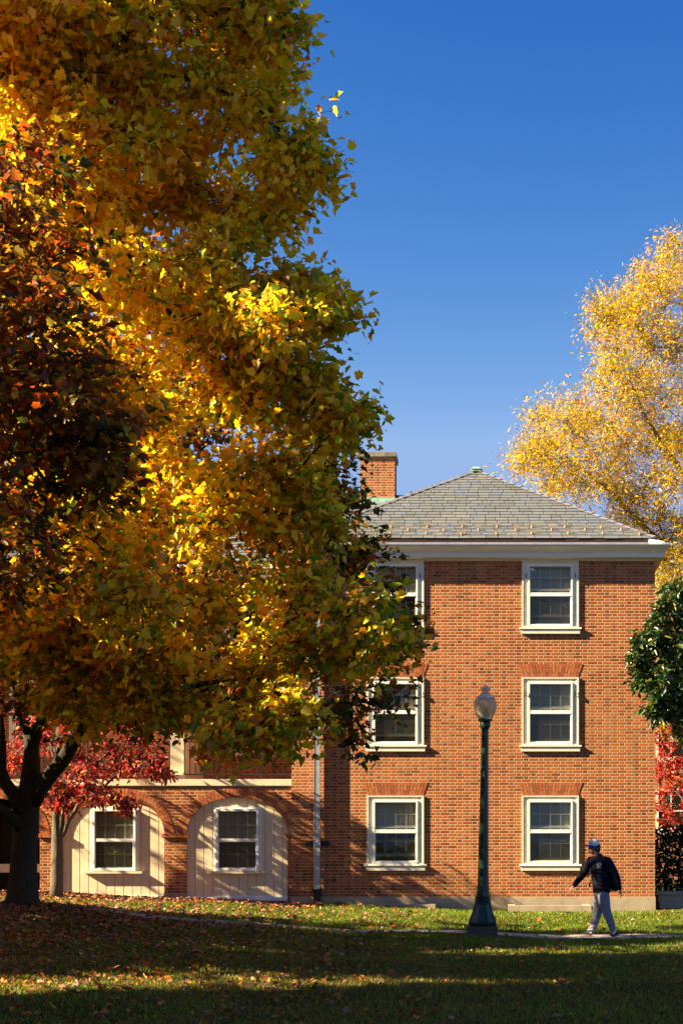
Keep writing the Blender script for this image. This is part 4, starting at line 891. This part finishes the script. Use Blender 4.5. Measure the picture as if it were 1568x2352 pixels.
# --- red-leaved small tree and dark hedge beyond the right corner
YR_ = 46.5; clR = []
for px_, py_, rp in ((1520, 1690, 26), (1560, 1680, 30), (1530, 1740, 30), (1570, 1760, 34), (1515, 1780, 22), (1545, 1810, 28), (1520, 1850, 20), (1575, 1860, 26), (1535, 1890, 16), (1610, 1750, 50), (1620, 1850, 40), (1560, 1905, 12)):
    for dy in (-.5, .5): clR.append((tuple(at(px_, py_, YR_+dy)), (rp/70, rp/66, rp/78), .5+rp/60))
tR = [at(1600, 2060, YR_), at(1595, 1950, YR_), at(1585, 1850, YR_)]
tree('small_red_tree', 'small tree with bright red leaves behind the right corner of the facade', 'tree', tuple(tR[0]), [(tR, [.09, .07, .05])], clR, 4, 5, 5, OVAL, .16, lambda rng, P: pick(rng, len(P), [(.40, .03, .03), (.42, .09, .03), (.26, .02, .03), (.45, .12, .08)], [.4, .3, .2, .1]), 'pale bark', 'leaf', 81, .06, limb_r=.03, starts=tR, twl=(.15, .35))
rng = np.random.default_rng(4)
hd = empty('hedge', (6.5, 36.4, .2), 'dense dark green hedge in the shade of the building at the right edge', 'hedge')
b = MB(); 
for i in range(26): b.tube([(4.2+i*.3, 36.4+.2*math.sin(i*3.), .1), (4.2+i*.3+.1*math.sin(i), 36.4, 1.9)], [.03, .012], 5)
b.build('stem', 'bark', hd)
N = 15000; P = np.stack([rng.uniform(3.7, 12, N), 36.4+.55*np.sign(rng.normal(0, 1, N))*rng.random(N)**.4, rng.uniform(.3, 2.15, N)], 1); P[:, 2] += .08*np.sin(P[:, 0]*3)
leaf_mesh('foliage', P, rng.normal(0, 1, (N, 3))+[0, -.5, .5], rng.normal(0, 1, (N, 3)), .10*(1+.4*rng.random(N)), pick(rng, N, [(.02, .04, .01), (.03, .055, .012)], [.5, .5]), OVAL, 'leaf', hd)

# ---------------------------------------------------------------- grass and fallen leaves
gzv = np.vectorize(gz)
def inview(x, y, m=1.2): return (x/y*F+PX > -m/y*F) & (x/y*F+PX < 1568+m/y*F)
rng = np.random.default_rng(12); gx, gy_ = [], []
for y0, y1, dens in ((12.2, 16, 3000), (16, 20, 2300), (20, 25.58, 1800), (25.581, 26.499, 1700), (26.5, 31.6, 2200)):
    n = int((y1-y0)*14*dens); x = rng.uniform(-12, 6, n); y = rng.uniform(y0, y1, n); k = inview(x, y)
    k &= ~((y > 29.9) & (x < -4.25)); k &= ~((y > YF-.8) & (x > -3.35) & (x < -1.4)); k &= ~((y > YF-.8) & (x > .1) & (x < 2.05))
    if y0 == 25.581: k &= x < -3.9+.5*np.sin(y*9)
    k &= rng.random(n) > .75*np.exp(-((x+8.2)**2+(y-25.4)**2)/9)
    gx.append(x[k]); gy_.append(y[k])
x = np.concatenate(gx); y = np.concatenate(gy_); N = len(x); z = gzv(x, y)-.008
P = np.stack([x, y, z], 1); hgt = .040*(1+.6*(rng.random(N)*2-1)); patch = vnoise(P, 1.6, 5); patch2 = vnoise(P, 4.5, 9); hgt *= 1+.25*patch2
straw = np.clip((24-y)/8, 0, 1)*.75+.05
p = np.stack([.45-.15*patch2, .35+.1*patch, straw*(.8+.8*patch), .95*straw*(1+.8*patch)], 1).clip(.02)
col = pick(rng, N, [(.085, .17, .003), (.24, .30, .006), (.26, .19, .04), (.14, .075, .022)], p, .3)
up_ = np.stack([rng.normal(0, .35, N), rng.normal(0, .35, N), np.ones(N)], 1); nr = np.stack([rng.normal(0, 1, N), rng.normal(-.6, 1, N), 0*x+.1], 1)
BL = (np.array([(0, .10, 0), (.55, .07, .05), (1, 0, .22), (.55, -.07, .05), (0, -.10, 0)], float), [[0, 1, 2, 3, 4]])
# direction is kept, the normal is made perpendicular to it
dirs = up_/np.linalg.norm(up_, axis=1, keepdims=True); nr = nr-dirs*(nr*dirs).sum(1, keepdims=True)
g_ = leaf_mesh('grass', P, nr, dirs, hgt, col, BL, 'grass blade'); tag(g_, 'short green grass of the lawn, browner in the foreground', 'grass', kind='stuff')
# fallen leaves
n = 110000; x = rng.uniform(-12, 6, n); y = rng.uniform(12.2, 31.75, n)
d = .03+.75*np.exp(-((x+8.3)**2/14+(y-25)**2/12))+.20*np.exp(-((x+7)**2/22+(y-17.5)**2/22))+.9*((y > 29.75) & (x < -3.9))+.05*((y > 26.5) & (x < -1.5))+.03*(x < -2)
bed = ((y > 29.75) & (x < -4.3)); k = (rng.random(n) < d) & inview(x, y, .6) & ~((y > 25.4) & (y < 26.6) & (rng.random(n) > .25)) & ~((y > YF-.8) & (x > -3.4) & (x < 3.5)) & ((y < 31.5) | bed)
x, y, bed = x[k], y[k], bed[k]; N = len(x); P = np.stack([x, y, gzv(x, y)+.020+.022*rng.random(N)], 1); P[bed, 2] -= .012
near = np.clip((24-y)/8, 0, 1)
p = np.stack([.30+.2*near, .22+.15*near, .35-.2*near, .25-.15*near, .25-.22*near], 1)
col = pick(rng, N, [(.44, .17, .015), (.36, .09, .015), (.24, .13, .07), (.11, .045, .02), (.44, .22, .14)], p)
nr = rng.normal(0, .45, (N, 3)); nr[:, 2] = 1
o = leaf_mesh('fallen_leaves', P, nr, rng.normal(0, 1, (N, 3))*[1, 1, .1], .058*(1+.6*(rng.random(N)*2-1)), col, MAPLE, 'dry leaf'); tag(o, 'scattered fallen leaves in orange, brown and tan on the lawn', 'fallen leaves', kind='stuff')

# ================================================================ walking person
YPn = 26.0; pg = gz(1.8, YPn)+.02
def pp(cx, cy_, dy=0.0):
    px = (2200+cx/4.3556)*.5742; return Vector(((px-PX)/F*YPn, YPn+dy, pg+(1893-cy_)/953))
man = empty('person', tuple(pp(900, 1893)), 'person in white cap, dark sweatshirt and grey trousers walking left along the path', 'person')
def soft(mb, name, mat, parent, vox, sm_=4):
    o = mb.build(name, mat, parent, smooth=True)
    m = o.modifiers.new('remesh', 'REMESH'); m.mode = 'VOXEL'; m.voxel_size = vox; m.use_smooth_shade = True
    s = o.modifiers.new('smooth', 'SMOOTH'); s.iterations = sm_; s.factor = .5
    return o
def chain(b, pts, rad, n=12):
    b.tube(pts, rad, n)
    for p, r_ in zip(pts, rad):
        r0 = r_ if not hasattr(r_, '__len__') else min(r_)
        b.ell(p, (r0, r0, r0), 10, 6)
def hand(b, wr, dirv, palm_n, s=1.0, curl=.5):
    d = Vector(dirv).normalized(); n = Vector(palm_n).normalized(); sd = d.cross(n).normalized(); pm = wr+d*.045*s
    q = Matrix((sd, n, d)).transposed().to_3x3()
    b.ell(pm+d*.008, (.040*s, .016*s, .052*s), 10, 7, q); chain(b, [wr-d*.03, wr+d*.02], [.024*s, .023*s], 8)
    for i, (off, ln) in enumerate(((-.030, .068), (-.010, .078), (.010, .074), (.029, .060))):
        p = wr+d*.088*s+sd*off*s; a = [p-d*.02]; dirn = d.copy()
        for k in range(3):
            dirn = (dirn+n*(curl*(.5+.35*k))).normalized(); p = p+dirn*ln*s*(.45, .32, .23)[k]; a.append(p)
        chain(b, [a[0], a[0]+d*.02]+a[1:], [.0095*s, .0095*s, .009*s, .008*s, .0065*s], 7)
    p = wr+d*.03*s-sd*.034*s; e1 = (d*.6-sd*.7+n*.3).normalized(); e2 = (d*.9-sd*.15+n*.45).normalized()
    chain(b, [p, p+e1*.030*s, p+e1*.030*s+e2*.026*s, p+e1*.030*s+e2*.048*s], [.013*s, .011*s, .0095*s, .0075*s], 7)
NK = pp(800, 475); HD = pp(752, 385)
b = MB()
chain(b, [pp(880, 1180), pp(880, 1000), pp(870, 800), pp(855, 620), pp(840, 540)], [(.11, .10), (.11, .10), (.125, .10), (.13, .095), (.09, .075)], 16)
chain(b, [pp(845, 540), pp(815, 490), pp(775, 430)], [.065, .055, .056], 12)
b.ell(pp(770, 330), (.098, .076, .105), 18, 12); b.ell(pp(735, 405), (.062, .056, .080), 14, 9)       # skull, jaw
b.ell(pp(705, 450), (.026, .028, .022), 10, 7); b.tube([pp(676, 352), pp(658, 395), pp(668, 405)], [.012, .016, .010], 8)  # chin, nose
b.ell(pp(672, 428), (.014, .022, .008), 8, 5); b.ell(pp(671, 440), (.013, .020, .007), 8, 5)            # lips
b.ell(pp(690, 350), (.022, .055, .012), 10, 6)                                                           # brow
for s in (-1, 1): b.ell(pp(812, 375, s*.078), (.018, .010, .030), 8, 7)                                  # ears
SRf, SRb = pp(700, 580, .16), pp(990, 585, -.14)
chain(b, [pp(760, 560, .10), SRf, pp(600, 790, .20), pp(520, 890, .18), pp(415, 1025, .14)], [.055, .052, .042, .036, .026]); hand(b, pp(408, 1035, .14), (-.62, -.1, -.72), (-.35, -.75, .2), 1.0, .55)
chain(b, [pp(940, 560, -.08), SRb, pp(1085, 760, -.22), pp(1130, 860, -.22), pp(1190, 1060, -.20)], [.055, .052, .042, .036, .026]); hand(b, pp(1192, 1075, -.20), (.25, 0, -.97), (-.9, .1, -.2), 1.0, .4)
chain(b, [pp(870, 1200, .07), pp(840, 1400, .09), pp(800, 1530, .09), pp(735, 1760, .09), pp(715, 1840, .09)], [.085, .065, .052, .040, .036])
chain(b, [pp(905, 1200, -.07), pp(955, 1400, -.09), pp(990, 1510, -.09), pp(1070, 1730, -.09), pp(1095, 1815, -.09)], [.085, .065, .052, .040, .036])
chain(b, [pp(715, 1845, .09), pp(640, 1868, .09)], [.036, .028]); chain(b, [pp(1095, 1815, -.09), pp(1085, 1865, -.09)], [.034, .028])
soft(b, 'body', 'skin', man, .0065, 3)
for s in (-1,): b = MB(); b.ell(pp(683, 368, -.032), (.006, .010, .006), 8, 6); b.build('eye', 'black iron', man, smooth=True)
# hair
b = MB(); b.ell(pp(800, 345), (.080, .080, .085), 16, 10); b.ell(pp(828, 400), (.040, .066, .060), 12, 8); o = soft(b, 'hair', 'hair', man, .007, 2)
# cap
q = Matrix.Rotation(R(6), 3, 'Y')
b = MB(); n1, n2 = 24, 8; c0 = pp(752, 318)
vs = []
for j in range(n2+1):
    th = math.pi/2*j/n2
    for k in range(n1):
        a = 2*math.pi*k/n1; vs.append(c0+q @ Vector((.108*math.cos(th)**.8*math.cos(a), .088*math.cos(th)**.8*math.sin(a), .125*math.sin(th))))
b.add(vs, [(j*n1+k, j*n1+(k+1) % n1, (j+1)*n1+(k+1) % n1, (j+1)*n1+k) for j in range(n2) for k in range(n1)]); b.ell(c0+q @ Vector((0, 0, .126)), (.008, .008, .004), 8, 5)
cap = b.build('cap', 'white cloth', man, smooth=True)
b = MB(); top, bot = [], []
for k in range(13):
    a = math.pi/2+math.pi*k/12
    for rr_, zz_ in ((.100, .0), (.108+.068*max(0, -math.cos(a))**.8, -.012-.02*abs(math.sin(a)))):
        p = c0+q @ Vector((rr_*math.cos(a)*1.06, rr_*math.sin(a)*.86, zz_)); top.append(p); bot.append(p-Vector((0, 0, .006)))
m = len(top); b.add(top+bot, [(2*k, 2*k+1, 2*k+3, 2*k+2) for k in range(12)]+[(m+2*k, m+2*k+2, m+2*k+3, m+2*k+1) for k in range(12)]+[(2*k+1, m+2*k+1, m+2*k+3, 2*k+3) for k in range(12)])
b.build('brim', 'blue cloth', cap, smooth=False)
b = MB(); b.ell(c0+Vector((-.070, -.062, .045)), (.016, .012, .018), 10, 7); b.build('cap_emblem', 'blue cloth', cap, smooth=True)
# sweatshirt
b = MB()
chain(b, [pp(895, 1135), pp(890, 980), pp(880, 800), pp(862, 640), pp(850, 560), pp(835, 515)], [(.165, .14), (.172, .145), (.18, .145), (.175, .13), (.15, .105), (.075, .075)], 20)
chain(b, [pp(760, 580, .08), pp(700, 590, .15), pp(600, 790, .20), pp(525, 890, .18), pp(425, 1010, .145)], [.085, .080, .070, .064, .046], 14)
chain(b, [pp(930, 580, -.06), pp(985, 590, -.13), pp(1085, 760, -.22), pp(1130, 860, -.225), pp(1186, 1050, -.20)], [.085, .082, .072, .062, .044], 14)
for k in range(6): b.tube([pp(740+8*k, 700+70*k, -.13), pp(880, 740+68*k, -.150), pp(1020-6*k, 690+72*k, -.12)], .010, 6)
sh = soft(b, 'sweatshirt', 'dark shirt', man, .009, 4)
b = MB()
for cx, cy_, w_, h_ in ((812, 632, .017, .010), (835, 625, .016, .012), (858, 632, .017, .010), (820, 648, .030, .010), (850, 648, .030, .010), (835, 665, .030, .012), (835, 682, .017, .009), (834, 700, .040, .0028), (834, 712, .034, .0028)):
    p = pp(cx, cy_, -.168); b.box(p.x-w_, p.x+w_, p.y-.001, p.y+.03, p.z-h_, p.z+h_)
b.build('chest_print', 'white cloth', sh)
# trousers
b = MB()
chain(b, [pp(890, 1085), pp(888, 1190)], [(.140, .125), (.145, .13)], 18)
chain(b, [pp(870, 1190, .06), pp(850, 1330, .075), pp(825, 1470, .08), pp(800, 1560, .085), pp(765, 1700, .09), pp(722, 1800, .09)], [(.125, .11), .108, .092, .082, .072, .062], 16)
chain(b, [pp(910, 1190, -.06), pp(935, 1330, -.08), pp(965, 1450, -.085), pp(1000, 1550, -.09), pp(1050, 1690, -.09), pp(1075, 1785, -.09)], [(.125, .11), .105, .088, .078, .070, .060], 16)
for k, (cx, cy_) in enumerate(((850, 1350), (830, 1440), (810, 1520), (770, 1650), (745, 1740), (725, 1790))):
    b.tube([pp(cx-80, cy_+30-5*k, .06), pp(cx, cy_, -.03+.01*k), pp(cx+75, cy_-25, .05)], .019, 6)
soft(b, 'trousers', 'grey trousers', man, .009, 3)
# socks and shoes
for s, (ax, ay_), (hx, hy), (tx, ty), dy in ((0, (715, 1815), (725, 1862), (545, 1870), .09), (1, (1098, 1800), (1120, 1850), (1075, 1868), -.09)):
    b = MB(); chain(b, [pp(ax-(5 if s else 0), ay_-10, dy), pp(ax, ay_+45, dy)], [.047, .045], 12); soft(b, 'sock', 'white cloth', man, .008, 2)
    b = MB()
    if s == 0:
        chain(b, [pp(735, 1850, dy), pp(700, 1858, dy), pp(640, 1866, dy), pp(585, 1872, dy), pp(545, 1874, dy)], [.044, .046, .040, .034, .028], 12)
    else:
        chain(b, [pp(1150, 1842, dy), pp(1120, 1852, dy), pp(1080, 1866, dy), pp(1055, 1872, dy)], [.042, .044, .038, .030], 12)
    sho = soft(b, 'shoe', 'shoe dark', man, .007, 2)
    b = MB(); x0, x1 = (525, 760) if s == 0 else (1035, 1175)
    a, c = pp(x0, 1888 if s == 0 else 1886, dy), pp(x1, 1888 if s == 0 else 1872, dy); b.hexa([a+Vector((0, -.045, -.006)), c+Vector((0, -.042, -.006)), c+Vector((0, .042, -.006)), a+Vector((0, .045, -.006))], [a+Vector((0, -.045, .018)), c+Vector((0, -.042, .018)), c+Vector((0, .042, .018)), a+Vector((0, .045, .018))]); b.build('sole', 'white cloth' if s == 0 else 'shoe red', sho)
    if s == 0: b = MB(); b.ell(pp(700, 1868, dy-.03), (.045, .02, .018), 10, 6); b.ell(pp(548, 1868, dy-.01), (.022, .025, .020), 10, 6); b.build('shoe_accent', 'shoe red', sho, smooth=True)
# backpack: worn, but a thing of its own
bk = empty('backpack', tuple(pp(1120, 1110, .05)), 'black backpack on the back of the walking person', 'backpack')
b = MB(); b.ell(pp(1100, 900, .03), (.125, .15, .22), 16, 12, Matrix.Rotation(R(-12), 3, 'Y')); b.ell(pp(1130, 1000, .03), (.11, .15, .13), 14, 10); b.ell(pp(1165, 960, .03), (.07, .12, .12), 12, 8)
soft(b, 'pack', 'black pack', bk, .012, 3)
b = MB(); b.tube([pp(1000, 560, -.10), pp(1030, 620, -.16), pp(1060, 760, -.16), pp(1090, 950, -.12), pp(1080, 1060, -.10)], (.016), 6); b.tube([pp(705, 560, .05), pp(700, 640, -.02), pp(715, 800, -.02), pp(725, 900, .0)], .014, 6); b.build('shoulder_strap', 'black pack', bk, smooth=True)
b = MB(); b.tube([pp(725, 890, .0), pp(695, 960, .02), pp(680, 1010, .02), pp(690, 1055, .02)], [.010, .010, .016, .008], 6); b.tube([pp(1060, 1090, -.05), pp(1070, 1130, -.05)], .010, 6); b.build('strap_end', 'black pack', bk, smooth=True)
